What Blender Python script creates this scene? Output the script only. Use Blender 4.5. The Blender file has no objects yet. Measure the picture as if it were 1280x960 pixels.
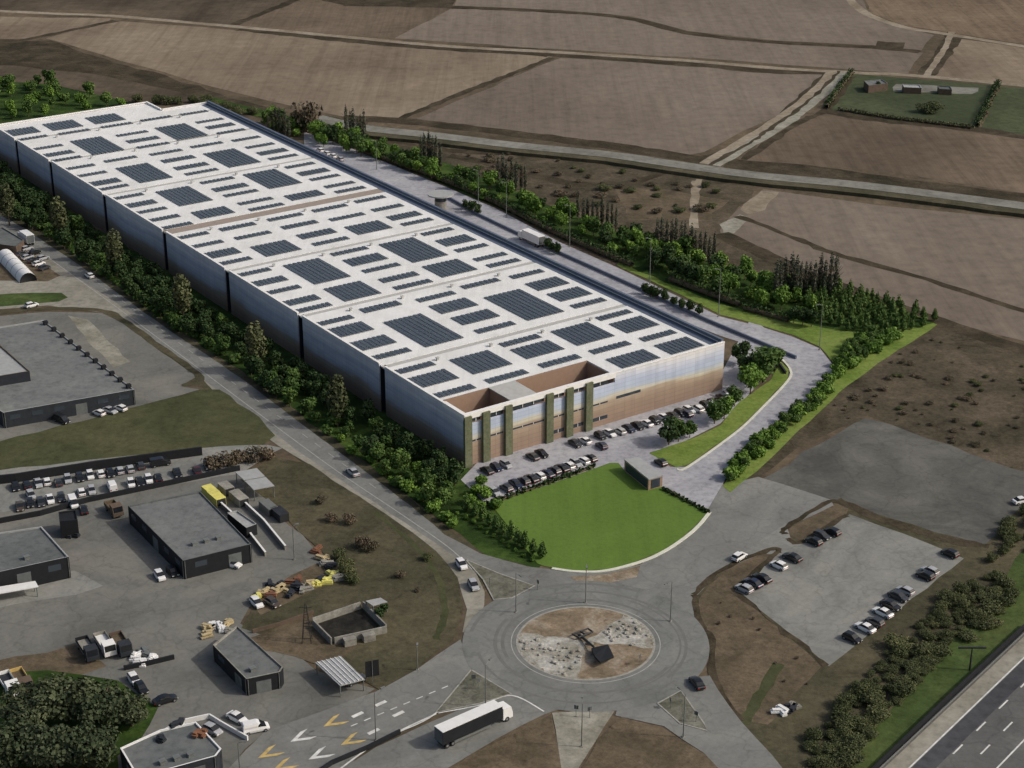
import bpy, bmesh, math, random
from mathutils import Vector, Matrix
from mathutils.geometry import interpolate_bezier
random.seed(7)
R = math.radians
S = bpy.context.scene
COL = S.collection

# ------------------------------------------------------------------ camera, sky, sun, exposure
F_PX, HOR, CAM_H = 2200.0, -470.0, 180.0
PITCH = math.atan((480 - HOR) / F_PX)
cam_d = bpy.data.cameras.new('camera'); cam = bpy.data.objects.new('camera', cam_d); COL.objects.link(cam)
cam.location = (0, 0, CAM_H); cam.rotation_euler = (math.pi / 2 - PITCH, 0, 0)
cam_d.sensor_fit = 'HORIZONTAL'; cam_d.sensor_width = 36; cam_d.lens = 36 * F_PX / 1280
cam_d.clip_start = 1; cam_d.clip_end = 9000
S.camera = cam
SUN_AZ, SUN_EL = 97, 38
w = bpy.data.worlds.new('World'); S.world = w; w.use_nodes = True
nt = w.node_tree; bg = nt.nodes['Background']
sky = nt.nodes.new('ShaderNodeTexSky'); sky.sky_type = 'NISHITA'; sky.sun_disc = False
sky.sun_elevation = R(SUN_EL); sky.sun_rotation = R(SUN_AZ); sky.air_density = 1.0; sky.dust_density = 5.0; sky.ozone_density = 0.2
nt.links.new(sky.outputs[0], bg.inputs[0]); bg.inputs[1].default_value = 0.135
sl = bpy.data.lights.new('sun', 'SUN'); sun = bpy.data.objects.new('sun', sl); COL.objects.link(sun)
sl.energy = 2.55; sl.angle = R(0.6); sl.color = (1.0, 0.965, 0.905)
sd = Vector((math.sin(R(SUN_AZ)) * math.cos(R(SUN_EL)), math.cos(R(SUN_AZ)) * math.cos(R(SUN_EL)), math.sin(R(SUN_EL))))
sun.rotation_euler = sd.to_track_quat('Z', 'Y').to_euler(); sun.location = (300, 300, 300)
S.view_settings.view_transform = 'Standard'; S.view_settings.look = 'None'
S.view_settings.exposure = -0.34; S.view_settings.gamma = 1; S.view_settings.use_curve_mapping = False

# ------------------------------------------------------------------ helpers
cP, sP = math.cos(PITCH), math.sin(PITCH)
def G(x, y, z=0.0):
    """ground point seen at pixel (x, y) of the 1280x960 photograph"""
    a = (x - 640) / F_PX; b = (480 - y) / F_PX
    d = Vector((a, cP + b * sP, -sP + b * cP))
    t = (z - CAM_H) / d.z
    return Vector((d.x * t, d.y * t, z))
def lin(c):
    c = c / 255.0
    return c / 12.92 if c <= 0.04045 else ((c + 0.055) / 1.055) ** 2.4
KA = 1.0
def C(r, g, b, k=1.0):
    return (lin(r) * KA * k, lin(g) * KA * k, lin(b) * KA * k, 1)

class NT:
    def __init__(s, name):
        s.m = bpy.data.materials.new(name); s.m.use_nodes = True
        s.t = s.m.node_tree; s.b = s.t.nodes['Principled BSDF']
    def n(s, kind, **kw):
        x = s.t.nodes.new(kind)
        for k, v in kw.items(): setattr(x, k, v)
        return x
    def l(s, a, b): s.t.links.new(a, b)
    def noise(s, scale, detail=5, rough=.55, vec=None, dist=0.0):
        x = s.n('ShaderNodeTexNoise'); x.inputs['Scale'].default_value = scale
        x.inputs['Detail'].default_value = detail; x.inputs['Roughness'].default_value = rough
        x.inputs['Distortion'].default_value = dist
        if vec: s.l(vec, x.inputs['Vector'])
        return x.outputs['Fac']
    def ramp(s, fac, stops, interp='LINEAR'):
        x = s.n('ShaderNodeValToRGB'); x.color_ramp.interpolation = interp
        e = x.color_ramp.elements
        while len(e) < len(stops): e.new(.5)
        for i, (p, c) in enumerate(stops): e[i].position = p; e[i].color = c
        s.l(fac, x.inputs[0]); return x.outputs[0]
    def mix(s, fac, a, b, mode='MIX'):
        x = s.n('ShaderNodeMix'); x.data_type = 'RGBA'; x.blend_type = mode
        if isinstance(fac, (int, float)): x.inputs[0].default_value = fac
        else: s.l(fac, x.inputs[0])
        for i, v in ((6, a), (7, b)):
            if isinstance(v, tuple): x.inputs[i].default_value = v
            else: s.l(v, x.inputs[i])
        return x.outputs[2]
    def pos(s, rot=0.0, sc=(1, 1, 1)):
        g = s.n('ShaderNodeNewGeometry'); mp = s.n('ShaderNodeMapping')
        mp.inputs['Rotation'].default_value = (0, 0, rot); mp.inputs['Scale'].default_value = sc
        s.l(g.outputs['Position'], mp.inputs[0]); return mp.outputs[0]
    def bump(s, h, dist, strength=.6):
        x = s.n('ShaderNodeBump'); x.inputs['Distance'].default_value = dist; x.inputs['Strength'].default_value = strength
        s.l(h, x.inputs['Height']); s.l(x.outputs[0], s.b.inputs['Normal'])
    def done(s, col, rough=.9, spec=.2, metal=0.0):
        if isinstance(col, tuple): s.b.inputs['Base Color'].default_value = col
        else: s.l(col, s.b.inputs['Base Color'])
        s.b.inputs['Roughness'].default_value = rough
        s.b.inputs['Specular IOR Level'].default_value = spec
        s.b.inputs['Metallic'].default_value = metal
        return s.m

def soil(name, base, dark, pale, big=.02, small=.25, streak=None, streak_amt=.25, bump=.25, contrast=.5, fine=.8, mottle=0.0):
    """field / earth / asphalt: broad patches, fine speckle, optional streaks along one heading"""
    q = NT(name); p = q.pos()
    a = q.noise(big, 5, .6, p, .6); b = q.noise(small, 7, .7, p)
    c1 = q.ramp(a, [(.5 - .25 * contrast - .05, dark), (.5, base), (.5 + .25 * contrast + .05, pale)])
    c2 = q.ramp(b, [(.3, (.62, .62, .62, 1)), (.5, (1, 1, 1, 1)), (.72, (1.28, 1.27, 1.25, 1))])
    c = q.mix(fine, c1, c2, 'MULTIPLY')
    if mottle:
        mo = q.noise(small * .33, 8, .72, p, .8); m2 = q.noise(small * 2.6, 4, .7, p)
        c = q.mix(mottle, c, q.ramp(mo, [(.32, (.5, .5, .47, 1)), (.47, (.95, .95, .93, 1)), (.6, (1.12, 1.11, 1.08, 1)), (.72, (1.4, 1.38, 1.32, 1))]), 'MULTIPLY')
        c = q.mix(mottle, c, q.ramp(m2, [(.3, (.66, .66, .64, 1)), (.5, (1, 1, 1, 1)), (.7, (1.25, 1.25, 1.22, 1))]), 'MULTIPLY')
    if streak is not None:
        v = q.pos(streak, (1, .04, 1))
        st = q.noise(.16, 4, .6, v, 1.2)
        c3 = q.ramp(st, [(.32, (.7, .69, .68, 1)), (.5, (1, 1, 1, 1)), (.68, (1.22, 1.21, 1.2, 1))])
        c = q.mix(streak_amt, c, c3, 'MULTIPLY')
        s2 = q.noise(.55, 4, .6, q.pos(streak + .05, (1, .03, 1)), 1.6)
        c = q.mix(streak_amt, c, q.ramp(s2, [(.36, (.84, .83, .82, 1)), (.5, (1, 1, 1, 1)), (.66, (1.1, 1.1, 1.09, 1))]), 'MULTIPLY')
    if bump: q.bump(b, bump)
    return q.done(c, .95, .1)

def asphalt(name, base, dark, pale, big=.04, crack=.5):
    """worn asphalt: tone patches with straight repair edges, oil spots, hairline cracks, fine grain"""
    q = NT(name); p = q.pos(R(-34)); a = q.noise(big, 6, .65, p, 1.0); b = q.noise(.9, 6, .75, p)
    c = q.ramp(a, [(.34, dark), (.5, base), (.66, pale)])
    c = q.mix(.75, c, q.ramp(b, [(.3, (.78, .78, .78, 1)), (.5, (1, 1, 1, 1)), (.7, (1.14, 1.14, 1.13, 1))]), 'MULTIPLY')
    br = q.n('ShaderNodeTexBrick'); br.inputs['Scale'].default_value = .06; br.inputs['Mortar Size'].default_value = 0
    br.inputs['Color1'].default_value = (.9, .9, .9, 1); br.inputs['Color2'].default_value = (1.08, 1.08, 1.07, 1); q.l(p, br.inputs[0])
    c = q.mix(.55, c, br.outputs[0], 'MULTIPLY')
    vo = q.n('ShaderNodeTexVoronoi', feature='DISTANCE_TO_EDGE'); vo.inputs['Scale'].default_value = .11
    wv = q.n('ShaderNodeVectorMath', operation='ADD'); nz = q.n('ShaderNodeTexNoise'); nz.inputs['Scale'].default_value = .35; q.l(p, nz.inputs[0])
    sc = q.n('ShaderNodeVectorMath', operation='SCALE'); q.l(nz.outputs['Color'], sc.inputs[0]); sc.inputs['Scale'].default_value = 4.0
    q.l(p, wv.inputs[0]); q.l(sc.outputs[0], wv.inputs[1]); q.l(wv.outputs[0], vo.inputs['Vector'])
    c = q.mix(crack, c, q.ramp(vo.outputs['Distance'], [(.0, (.66, .66, .65, 1)), (.02, (.9, .9, .9, 1)), (.04, (1, 1, 1, 1))]), 'MULTIPLY')
    o = q.noise(.28, 3, .5, p); c = q.mix(.6, c, q.ramp(o, [(.2, (.7, .7, .69, 1)), (.3, (1, 1, 1, 1))]), 'MULTIPLY')
    return q.done(c, .92, .15)
def flat(name, col, rough=.6, spec=.3, metal=0.0, var=.12, scale=.8):
    q = NT(name); a = q.noise(scale, 5, .6, q.pos())
    lo = tuple(x * (1 - var) for x in col[:3]) + (1,); hi = tuple(min(1, x * (1 + var)) for x in col[:3]) + (1,)
    return q.done(q.ramp(a, [(.3, lo), (.7, hi)]), rough, spec, metal)

class MB:
    def __init__(s): s.v = []; s.f = []; s.mi = []; s.smooth = []
    def add(s, vs, fs, mi=0, sm=False):
        o = len(s.v); s.v += [tuple(v) for v in vs]
        for f in fs: s.f.append(tuple(i + o for i in f)); s.mi.append(mi); s.smooth.append(sm)
        return s
    def box(s, x0, x1, y0, y1, z0, z1, mi=0, M=None, skip_bottom=False):
        vs = [Vector((x, y, z)) for z in (z0, z1) for y in (y0, y1) for x in (x0, x1)]
        if M: vs = [M @ v for v in vs]
        fs = [(4, 5, 7, 6), (0, 1, 5, 4), (1, 3, 7, 5), (3, 2, 6, 7), (2, 0, 4, 6)]
        if not skip_bottom: fs.append((0, 2, 3, 1))
        return s.add(vs, fs, mi)
    def prism(s, pts, z0, z1, mi=0, mi_side=None):
        n = len(pts)
        area = sum(pts[i][0] * pts[(i + 1) % n][1] - pts[(i + 1) % n][0] * pts[i][1] for i in range(n))
        if area < 0: pts = pts[::-1]
        vs = [(p[0], p[1], z0) for p in pts] + [(p[0], p[1], z1) for p in pts]
        s.add(vs, [tuple(range(n, 2 * n))], mi)
        s.add(vs, [(i, (i + 1) % n, n + (i + 1) % n, n + i) for i in range(n)], mi if mi_side is None else mi_side)
        return s
    def cyl(s, p0, p1, r0, r1=None, n=8, mi=0, cap=True, sm=True):
        p0 = Vector(p0); p1 = Vector(p1); r1 = r0 if r1 is None else r1
        d = (p1 - p0).normalized(); u = d.orthogonal().normalized(); w_ = d.cross(u)
        vs = []
        for p, r in ((p0, r0), (p1, r1)):
            vs += [p + (u * math.cos(2 * math.pi * i / n) + w_ * math.sin(2 * math.pi * i / n)) * r for i in range(n)]
        s.add(vs, [(i, (i + 1) % n, n + (i + 1) % n, n + i) for i in range(n)], mi, sm)
        if cap: s.add(vs, [tuple(range(n, 2 * n)), tuple(range(n - 1, -1, -1))], mi)
        return s
    def mesh(s, name, mats):
        me = bpy.data.meshes.new(name); me.from_pydata(s.v, [], s.f)
        for m in (mats if isinstance(mats, (list, tuple)) else [mats]): me.materials.append(m)
        me.polygons.foreach_set('material_index', s.mi); me.polygons.foreach_set('use_smooth', s.smooth)
        me.update(); return me
    def build(s, name, mats, parent=None, loc=None, rz=None):
        return link(name, s.mesh(name, mats), parent, loc, rz)

def link(name, data, parent=None, loc=None, rz=None):
    o = bpy.data.objects.new(name, data); COL.objects.link(o)
    if parent: o.parent = parent
    if loc is not None: o.location = loc
    if rz is not None: o.rotation_euler = (0, 0, rz)
    return o
def tag(o, label=None, cat=None, group=None, kind=None):
    if label: o['label'] = label
    if cat: o['category'] = cat
    if group: o['group'] = group
    if kind: o['kind'] = kind
    return o
def thing(name, label, cat, loc, rz=0, group=None):
    return tag(link(name, None, None, loc, rz), label, cat, group)
def dup(root, loc, rz, label, group=None, color=None, scale=None):
    r = root.copy(); COL.objects.link(r); r.location = loc; r.rotation_euler = (0, 0, rz)
    r['label'] = label
    if group: r['group'] = group
    if scale: r.scale = scale
    for ch in root.children:
        c = ch.copy(); COL.objects.link(c); c.parent = r
        if color and ch.get('paint'): c.color = color
        for g in ch.children:
            d = g.copy(); COL.objects.link(d); d.parent = c
            if color and g.get('paint'): d.color = color
    return r

# ---- flat ground sheets -------------------------------------------------
LAYER = [0]
def ragged(pts, seg, amp, closed=True):
    out = []; n = len(pts)
    for i in range(n if closed else n - 1):
        a, b = pts[i], pts[(i + 1) % n]; L = (b - a).length; k = max(1, int(L / seg))
        nrm = Vector((-(b - a).y, (b - a).x, 0)).normalized() if L > 0 else Vector()
        for j in range(k):
            q = a.lerp(b, j / k)
            if amp and (j or True): q = q + nrm * random.uniform(-amp, amp)
            out.append(q)
    if not closed: out.append(pts[-1])
    return out
def catmull(pts, closed=False, k=6):
    n = len(pts); out = []
    for i in range(n if closed else n - 1):
        p0 = pts[(i - 1) % n] if closed or i else pts[i]; p1 = pts[i]; p2 = pts[(i + 1) % n]
        p3 = pts[(i + 2) % n] if closed or i + 2 < n else p2
        for j in range(k):
            t = j / k
            out.append(.5 * ((2 * p1) + (-p0 + p2) * t + (2 * p0 - 5 * p1 + 4 * p2 - p3) * t * t + (-p0 + 3 * p1 - 3 * p2 + p3) * t ** 3))
    if not closed: out.append(pts[-1])
    return out
USED = {}
def uniq(z):
    k = round(z, 4); USED[k] = USED.get(k, -1) + 1
    return z + (USED[k] % 13) * .0008
def sheet(name, px, mat, z, amp=.5, seg=5, smooth=False, world=False):
    z = uniq(z); pts = px if world else [G(*p) for p in px]
    if smooth: pts = catmull(pts, True)
    if amp: pts = ragged(pts, seg, amp)
    bm = bmesh.new(); vs = [bm.verts.new((p.x, p.y, z)) for p in pts]
    f = bm.faces.new(vs); f.normal_update()
    if f.normal.z < 0: f.normal_flip()
    bmesh.ops.triangulate(bm, faces=bm.faces[:])
    me = bpy.data.meshes.new(name); bm.to_mesh(me); bm.free(); me.materials.append(mat)
    return tag(link(name, me), kind='structure')
def strip(name, px, width, mat, z, amp=.3, smooth=True, world=False, seg=4, height=0.0, cat=None, label=None):
    z = uniq(z); pts = px if world else [G(*p) for p in px]
    if smooth and len(pts) > 2: pts = catmull(pts)
    pts = ragged(pts, seg, 0, False)
    m = MB(); L = []
    n = len(pts)
    for i, p in enumerate(pts):
        d = (pts[min(i + 1, n - 1)] - pts[max(i - 1, 0)]); d.z = 0; d.normalize(); q = Vector((-d.y, d.x, 0))
        wd = width[0] + (width[1] - width[0]) * i / (n - 1) if isinstance(width, tuple) else width
        a = wd / 2 + random.uniform(-amp, amp); b = wd / 2 + random.uniform(-amp, amp)
        L.append((p + q * a, p - q * b))
    vs = []
    for a, b in L: vs += [(a.x, a.y, z + height), (b.x, b.y, z + height)]
    m.add(vs, [(2 * i + 1, 2 * i + 3, 2 * i + 2, 2 * i) for i in range(n - 1)])
    if height:
        lo = [(v[0], v[1], 0) for v in vs]; k = len(vs)
        m.add(vs + lo, [(2 * i, 2 * i + 2, k + 2 * i + 2, k + 2 * i) for i in range(n - 1)] +
              [(2 * i + 3, 2 * i + 1, k + 2 * i + 1, k + 2 * i + 3) for i in range(n - 1)] +
              [(1, 0, k, k + 1), (2 * n - 2, 2 * n - 1, k + 2 * n - 1, k + 2 * n - 2)])
    o = m.build(name, mat)
    return tag(o, label, cat) if cat else tag(o, kind='structure')

# ------------------------------------------------------------------ materials
M = {}
M['ground'] = soil('ground_soil', C(92, 82, 68), C(66, 62, 48), C(112, 100, 84), .03, .3, contrast=.8, mottle=0.6)
M['field_grey'] = soil('field_grey', C(119, 109, 98), C(109, 99, 89), C(127, 117, 106), .008, .2, R(-80), .35, bump=.15, fine=.6)
M['field_tan'] = soil('field_tan', C(126, 114, 98), C(111, 99, 85), C(137, 125, 108), .01, .2, R(-75), .45, bump=.15, fine=.6)
M['field_brown'] = soil('field_brown', C(106, 94, 80), C(92, 81, 69), C(118, 105, 90), .012, .2, R(-83), .5, bump=.15, fine=.6)
M['field_dark'] = soil('field_dark', C(86, 77, 65), C(64, 58, 48), C(102, 91, 76), .02, .2, R(-60), .4, bump=.2)
M['plough'] = soil('field_plough', C(112, 98, 82), C(98, 86, 72), C(124, 110, 92), .01, .25, R(35), .7, bump=.15)
M['scrub'] = soil('scrub_soil', C(82, 75, 62), C(54, 52, 41), C(106, 95, 82), .05, .35, contrast=.9, bump=.5, mottle=0.9)
M['ditch'] = soil('dark_outline_growth', C(68, 61, 49), C(50, 47, 36), C(84, 76, 62), .08, .5, bump=.5, mottle=0.6)
M['track'] = soil('pale_track', C(140, 130, 114), C(122, 112, 96), C(154, 145, 130), .05, .4, bump=.1, mottle=0.35)
M['gravel'] = soil('pale_gravel', C(140, 138, 126), C(118, 114, 102), C(158, 155, 144), .08, .6, bump=.1, mottle=0.4)
M['rail'] = soil('raised_road', C(122, 122, 114), C(106, 106, 98), C(136, 136, 128), .05, .4, bump=.1)
M['asphalt'] = asphalt('asphalt_grey', C(121, 122, 118), C(110, 111, 107), C(131, 131, 126), .04)
M['asphalt_ring'] = asphalt('asphalt_ring', C(117, 119, 116), C(106, 108, 105), C(128, 128, 123), .07)
M['asphalt_dark'] = asphalt('asphalt_dark', C(92, 92, 87), C(78, 78, 74), C(106, 105, 100), .05)
M['asphalt_shoulder'] = soil('shoulder', C(141, 138, 127), C(124, 121, 110), C(153, 150, 139), .06, .5, bump=.05)
M['yard'] = asphalt('old_yard', C(113, 113, 108), C(98, 98, 93), C(126, 124, 117), .035)
M['yard_pale'] = asphalt('pale_yard', C(129, 130, 125), C(112, 112, 108), C(141, 140, 134), .05)
M['paving'] = soil('new_paving', C(158, 158, 163), C(147, 147, 152), C(170, 170, 172), .06, .6, bump=.03, contrast=.5)
M['lawn'] = soil('lawn_grass', C(92, 117, 52), C(89, 114, 50), C(96, 121, 56), .05, .9, bump=.1, contrast=.4, fine=.35, streak=R(12), streak_amt=.22)
M['lawn_olive'] = soil('verge_lawn', C(110, 128, 62), C(88, 112, 46), C(122, 136, 72), .06, .7, bump=.15, mottle=0.25)
M['belt_ground'] = soil('belt_grass', C(50, 70, 30), C(36, 52, 22), C(76, 96, 44), .09, .7, bump=.3, mottle=0.5)
M['meadow'] = soil('meadow_grass', C(73, 76, 53), C(60, 65, 44), C(88, 86, 62), .03, .35, bump=.3, contrast=.8, mottle=0.4)
M['verge'] = soil('dry_verge', C(78, 75, 59), C(58, 59, 44), C(99, 92, 74), .045, .4, bump=.3, contrast=.9, mottle=0.65)
M['verge_green'] = soil('green_verge', C(68, 84, 46), C(52, 66, 36), C(88, 98, 58), .05, .4, bump=.3, contrast=.8, mottle=0.6)
M['red_soil'] = soil('red_soil', C(96, 86, 71), C(70, 66, 52), C(115, 102, 86), .1, .6, bump=.2, contrast=.9, mottle=0.6)
M['plot'] = soil('green_plot', C(70, 78, 56), C(60, 68, 48), C(80, 87, 64), .02, .3, bump=.2, mottle=0.3)
M['splitter'] = soil('splitter_growth', C(104, 104, 94), C(72, 74, 58), C(130, 129, 120), .12, .8, bump=.15, contrast=.9, mottle=0.7)
M['stones'] = soil('white_stones', C(158, 156, 148), C(122, 116, 104), C(190, 189, 184), .2, .9, bump=.3, contrast=.7, mottle=.7)
M['island_soil'] = soil('island_soil', C(132, 118, 100), C(104, 94, 78), C(164, 156, 142), .16, .8, bump=.2, contrast=.7, mottle=.6)
M['tyre_mark'] = flat('rubber_on_asphalt', C(106, 107, 104), .9, var=.1)
M['kerb'] = flat('kerb_concrete', C(205, 205, 190), .8)
M['kerb_worn'] = flat('worn_kerb', C(150, 149, 140), .85, var=.25)
M['line'] = flat('road_paint', C(205, 205, 200), .7, var=.25, scale=.7)
M['line_yellow'] = flat('yellow_paint', C(190, 165, 105), .7, var=.25)
M['line_worn'] = flat('worn_paint', C(158, 158, 152), .8, var=.2)
M['highway'] = soil('highway_asphalt', C(74, 75, 78), C(66, 67, 70), C(84, 85, 87), .05, .5, bump=.04)
M['highway_lane'] = asphalt('highway_lane', C(97, 97, 95), C(88, 88, 86), C(105, 105, 102), .05)

# ------------------------------------------------------------------ ground
gm = MB(); gm.add([(-3500, -300, 0), (3500, -300, 0), (3500, 6000, 0), (-3500, 6000, 0)], [(0, 1, 2, 3)])
tag(gm.build('ground', M['ground']), kind='structure')
def lz(k): return .012 * k
sheet('field', [(-150, -40), (365, -45), (363, 2), (292, 31), (140, 19), (-100, 10)], M['field_dark'], lz(1), 1, 15)
sheet('field', [(363, 3), (575, -4), (565, 10), (495, 47), (430, 44), (296, 32)], M['field_brown'], lz(1), 1, 15)
sheet('field', [(565, 10), (700, 16), (790, 24), (860, 42), (970, 54), (1090, 60), (1152, 66), (1135, 92), (1035, 85), (860, 72), (690, 61), (495, 48)], M['field_grey'], lz(1), 1, 15)
sheet('field', [(580, -40), (1060, -40), (1085, 18), (1130, 34), (1168, 44), (1152, 63), (1090, 57), (970, 51), (860, 39), (790, 21), (700, 13), (570, 7)], M['field_grey'], lz(1), 1, 15)
sheet('field', [(1066, -40), (1420, -40), (1420, 66), (1280, 55), (1180, 39), (1130, 31), (1088, 16)], M['plough'], lz(1), 1, 15)
sheet('field', [(1195, 48), (1280, 60), (1420, 72), (1420, 116), (1280, 105), (1168, 96), (1186, 70)], M['field_tan'], lz(1), 1, 15)
sheet('field', [(-120, 19), (140, 23), (130, 31), (45, 48), (-120, 52)], M['field_tan'], lz(1), 1, 15)
sheet('field', [(-150, 62), (60, 62), (150, 85), (260, 120), (330, 140), (300, 150), (200, 126), (80, 112), (-150, 98)], M['field_dark'], lz(1), 1.5, 10)
sheet('field', [(145, 26), (290, 37), (430, 52), (690, 71), (500, 147), (430, 145), (330, 125), (150, 76), (58, 48)], M['field_tan'], lz(1), 1, 15)
sheet('field', [(702, 72), (860, 83), (1030, 91), (1000, 128), (880, 190), (860, 194), (700, 171), (515, 150)], M['field_grey'], lz(1), 1, 15)
sheet('field', [(1002, 142), (1120, 152), (1280, 174), (1420, 190), (1420, 262), (1280, 241), (1100, 214), (922, 201)], M['field_brown'], lz(1), 1, 12)
sheet('field', [(955, 236), (1100, 256), (1280, 274), (1430, 292), (1430, 470), (1280, 425), (1180, 402), (1040, 350), (905, 300), (898, 286), (938, 250)], M['field_grey'], lz(1), 1, 12)
sheet('field', [(-160, 45), (60, 51), (160, 82), (260, 112), (340, 136), (320, 142), (220, 116), (120, 92), (-160, 66)], M['ditch'], lz(2), 2, 8)
sheet('field', [(1068, 93), (1245, 107), (1221, 160), (1034, 138)], M['plot'], lz(2), .8, 8)
sheet('field', [(1250, 108), (1420, 120), (1420, 186), (1226, 161)], M['plot'], lz(2), .8, 8)
sheet('yard', [(1120, 105), (1225, 110), (1215, 118), (1115, 114)], M['rail'], lz(3), 1, 6)
# tracks and ditches between the fields
def ditch(px, wd, k=3): return strip('ditch', px, wd * .72, M['ditch'], lz(k), .8)
def track(px, wd, k=4, m='track'): return strip('track', px, wd, M[m], lz(k), .35)
ditch([(292, 31), (363, 2), (400, -20)], 7); ditch([(145, 26), (40, 48), (10, 52)], 6)
ditch([(430, 6), (500, 7), (565, 9), (700, 15), (785, 23), (860, 41), (970, 53), (1090, 59), (1150, 65)], 9)
sheet('ditch', [(360, -10), (575, -10), (566, 9), (430, 7)], M['ditch'], lz(2), 1)
ditch([(300, 36), (430, 50), (560, 61), (690, 68), (860, 80), (960, 89), (1035, 91)], 11)
ditch([(590, 61), (640, 63), (690, 67)], 20); ditch([(1095, 56), (1130, 58)], 22)
ditch([(690, 72), (600, 108), (500, 148)], 5); ditch([(430, 147), (520, 153), (700, 174), (860, 197), (890, 206)], 12)
ditch([(1035, 88), (1000, 122), (940, 172), (880, 196)], 3); ditch([(1064, 95), (1033, 137), (1000, 152), (930, 200)], 5)
ditch([(1190, 40), (1170, 70), (1148, 95)], 5); ditch([(1196, 48), (1180, 75), (1162, 97)], 5)
ditch([(1033, 139), (1100, 150), (1220, 162), (1330, 180)], 10); ditch([(905, 207), (1000, 215), (1120, 232), (1280, 252), (1400, 266)], 26)
ditch([(922, 270), (1000, 300), (1040, 316), (1160, 350), (1290, 392), (1400, 425)], 4)
ditch([(900, 292), (1000, 340), (1040, 355), (1170, 402), (1290, 440)], 9)
track([(-60, 11), (65, 17), (140, 20), (290, 33), (430, 46), (560, 58), (690, 65), (860, 76), (967, 85), (1068, 91), (1135, 94), (1280, 107), (1400, 118)], 5)
track([(1055, -20), (1063, 0), (1085, 18), (1130, 34), (1180, 42), (1280, 58), (1400, 74)], 5)
track([(1042, 88), (1020, 112), (990, 137), (940, 170), (880, 205)], 4.5); track([(1058, 90), (1034, 112), (1000, 140), (985, 152), (930, 185), (893, 207)], 5, m='gravel')
ditch([(1050, 89), (1027, 112), (995, 139), (962, 162), (936, 179), (886, 206)], 2.6, 6)
track([(1190, 40), (1180, 62), (1156, 97)], 3)
sheet('field', [(952, 238), (972, 240), (955, 262), (935, 268), (925, 262)], M['track'], lz(2), .8, 5)
sheet('field', [(898, 280), (925, 268), (935, 272), (915, 292), (905, 296)], M['gravel'], lz(2), .8, 5)
# scrubland between the raised road and the planted belt
sheet('scrubland', [(300, 140), (430, 156), (700, 195), (940, 230), (935, 250), (895, 288), (905, 302), (1040, 358), (1175, 405), (1000, 380), (800, 320), (600, 245), (420, 180)], M['scrub'], lz(1), 1.5, 8)
sheet('scrubland', [(770, 232), (860, 240), (905, 250), (890, 275), (790, 275)], M['red_soil'], lz(2), 2, 6)
ditch([(770, 236), (800, 226), (835, 214)], 5); ditch([(560, 195), (620, 205), (690, 225), (740, 232)], 8); ditch([(450, 172), (560, 188), (640, 192)], 6)
track([(874, 224), (869, 250), (868, 285)], 2.4); track([(867, 226), (866, 250), (864, 285)], 1.6)
# raised road running across the fields
strip('embankment', [(395, 152), (457, 166), (541, 175), (638, 187), (766, 200), (860, 214), (951, 226), (1085, 240), (1280, 265), (1420, 284)], 13, M['verge'], 0, .4, height=1.2)
strip('road', [(395, 151), (457, 164), (541, 173), (638, 185), (766, 198), (860, 212), (951, 224), (1085, 237), (1280, 262), (1420, 281)], 8, M['rail'], lz(2), .1, height=1.3)
# ---- left: west road, side roads, yards
sheet('grass_verge', [(-80, 225), (60, 290), (200, 395), (300, 462), (400, 535), (500, 612), (560, 662), (612, 696), (680, 705), (640, 720), (590, 735), (560, 700), (330, 545), (120, 385), (-80, 300)], M['verge'], lz(1), .6)
sheet('belt_ground', [(-120, 190), (20, 215), (120, 285), (280, 380), (480, 510), (585, 585), (612, 628), (684, 700), (672, 712), (610, 694), (555, 656), (500, 612), (400, 537), (300, 463), (200, 397), (100, 320), (-20, 245), (-120, 190)][:-1], M['belt_ground'], lz(2), .6)
sheet('road', [(-90, 240), (-20, 258), (30, 285), (100, 332), (200, 405), (300, 472), (400, 547), (500, 622), (556, 668), (600, 692), (660, 708), (720, 715), (735, 760), (640, 760), (600, 712), (560, 700), (470, 634), (400, 585), (340, 541), (240, 464), (120, 372), (60, 330), (-90, 250)], M['asphalt'], lz(3), .15)
sheet('road_shoulder', [(-90, 258), (60, 335), (130, 388), (150, 400), (250, 472), (330, 545), (385, 580), (430, 610), (500, 655), (545, 690), (572, 722), (584, 762), (578, 790), (600, 790), (607, 740), (592, 712), (560, 690), (470, 630), (400, 583), (330, 533), (240, 465), (140, 380), (60, 322), (-90, 250)], M['asphalt_shoulder'], lz(4), .25)
sheet('road', [(-90, 385), (-90, 350), (60, 352), (85, 340), (140, 375), (175, 400), (135, 392), (60, 382), (-90, 394)], M['asphalt_shoulder'], lz(5), .25)
sheet('grass_verge', [(-60, 372), (40, 366), (78, 366), (84, 372), (74, 377), (-60, 388)], M['verge_green'], lz(6), .4, smooth=False)
sheet('yard', [(-90, 270), (0, 288), (75, 345), (62, 354), (-90, 368)], M['red_soil'], lz(4), .4)
strip('grass_verge', [(-60, 397), (60, 386), (130, 389), (152, 400), (200, 434), (250, 472), (228, 482)], 2.2, M['verge'], lz(6), .3)
sheet('yard', [(-90, 402), (60, 390), (128, 391), (146, 400), (246, 471), (225, 483), (250, 487), (175, 508), (100, 528), (-90, 575)], M['yard'], lz(5), .3)
sheet('yard', [(84, 395), (110, 400), (162, 452), (140, 460)], M['gravel'], lz(6), .5)
sheet('meadow', [(-90, 573), (100, 527), (175, 507), (250, 488), (275, 487), (322, 522), (346, 545), (330, 556), (252, 566), (-90, 605)], M['meadow'], lz(6), .5)
sheet('car_park', [(-90, 598), (252, 560), (335, 556), (352, 560), (300, 592), (-90, 655)], M['yard_pale'], lz(7), .4)
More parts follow.
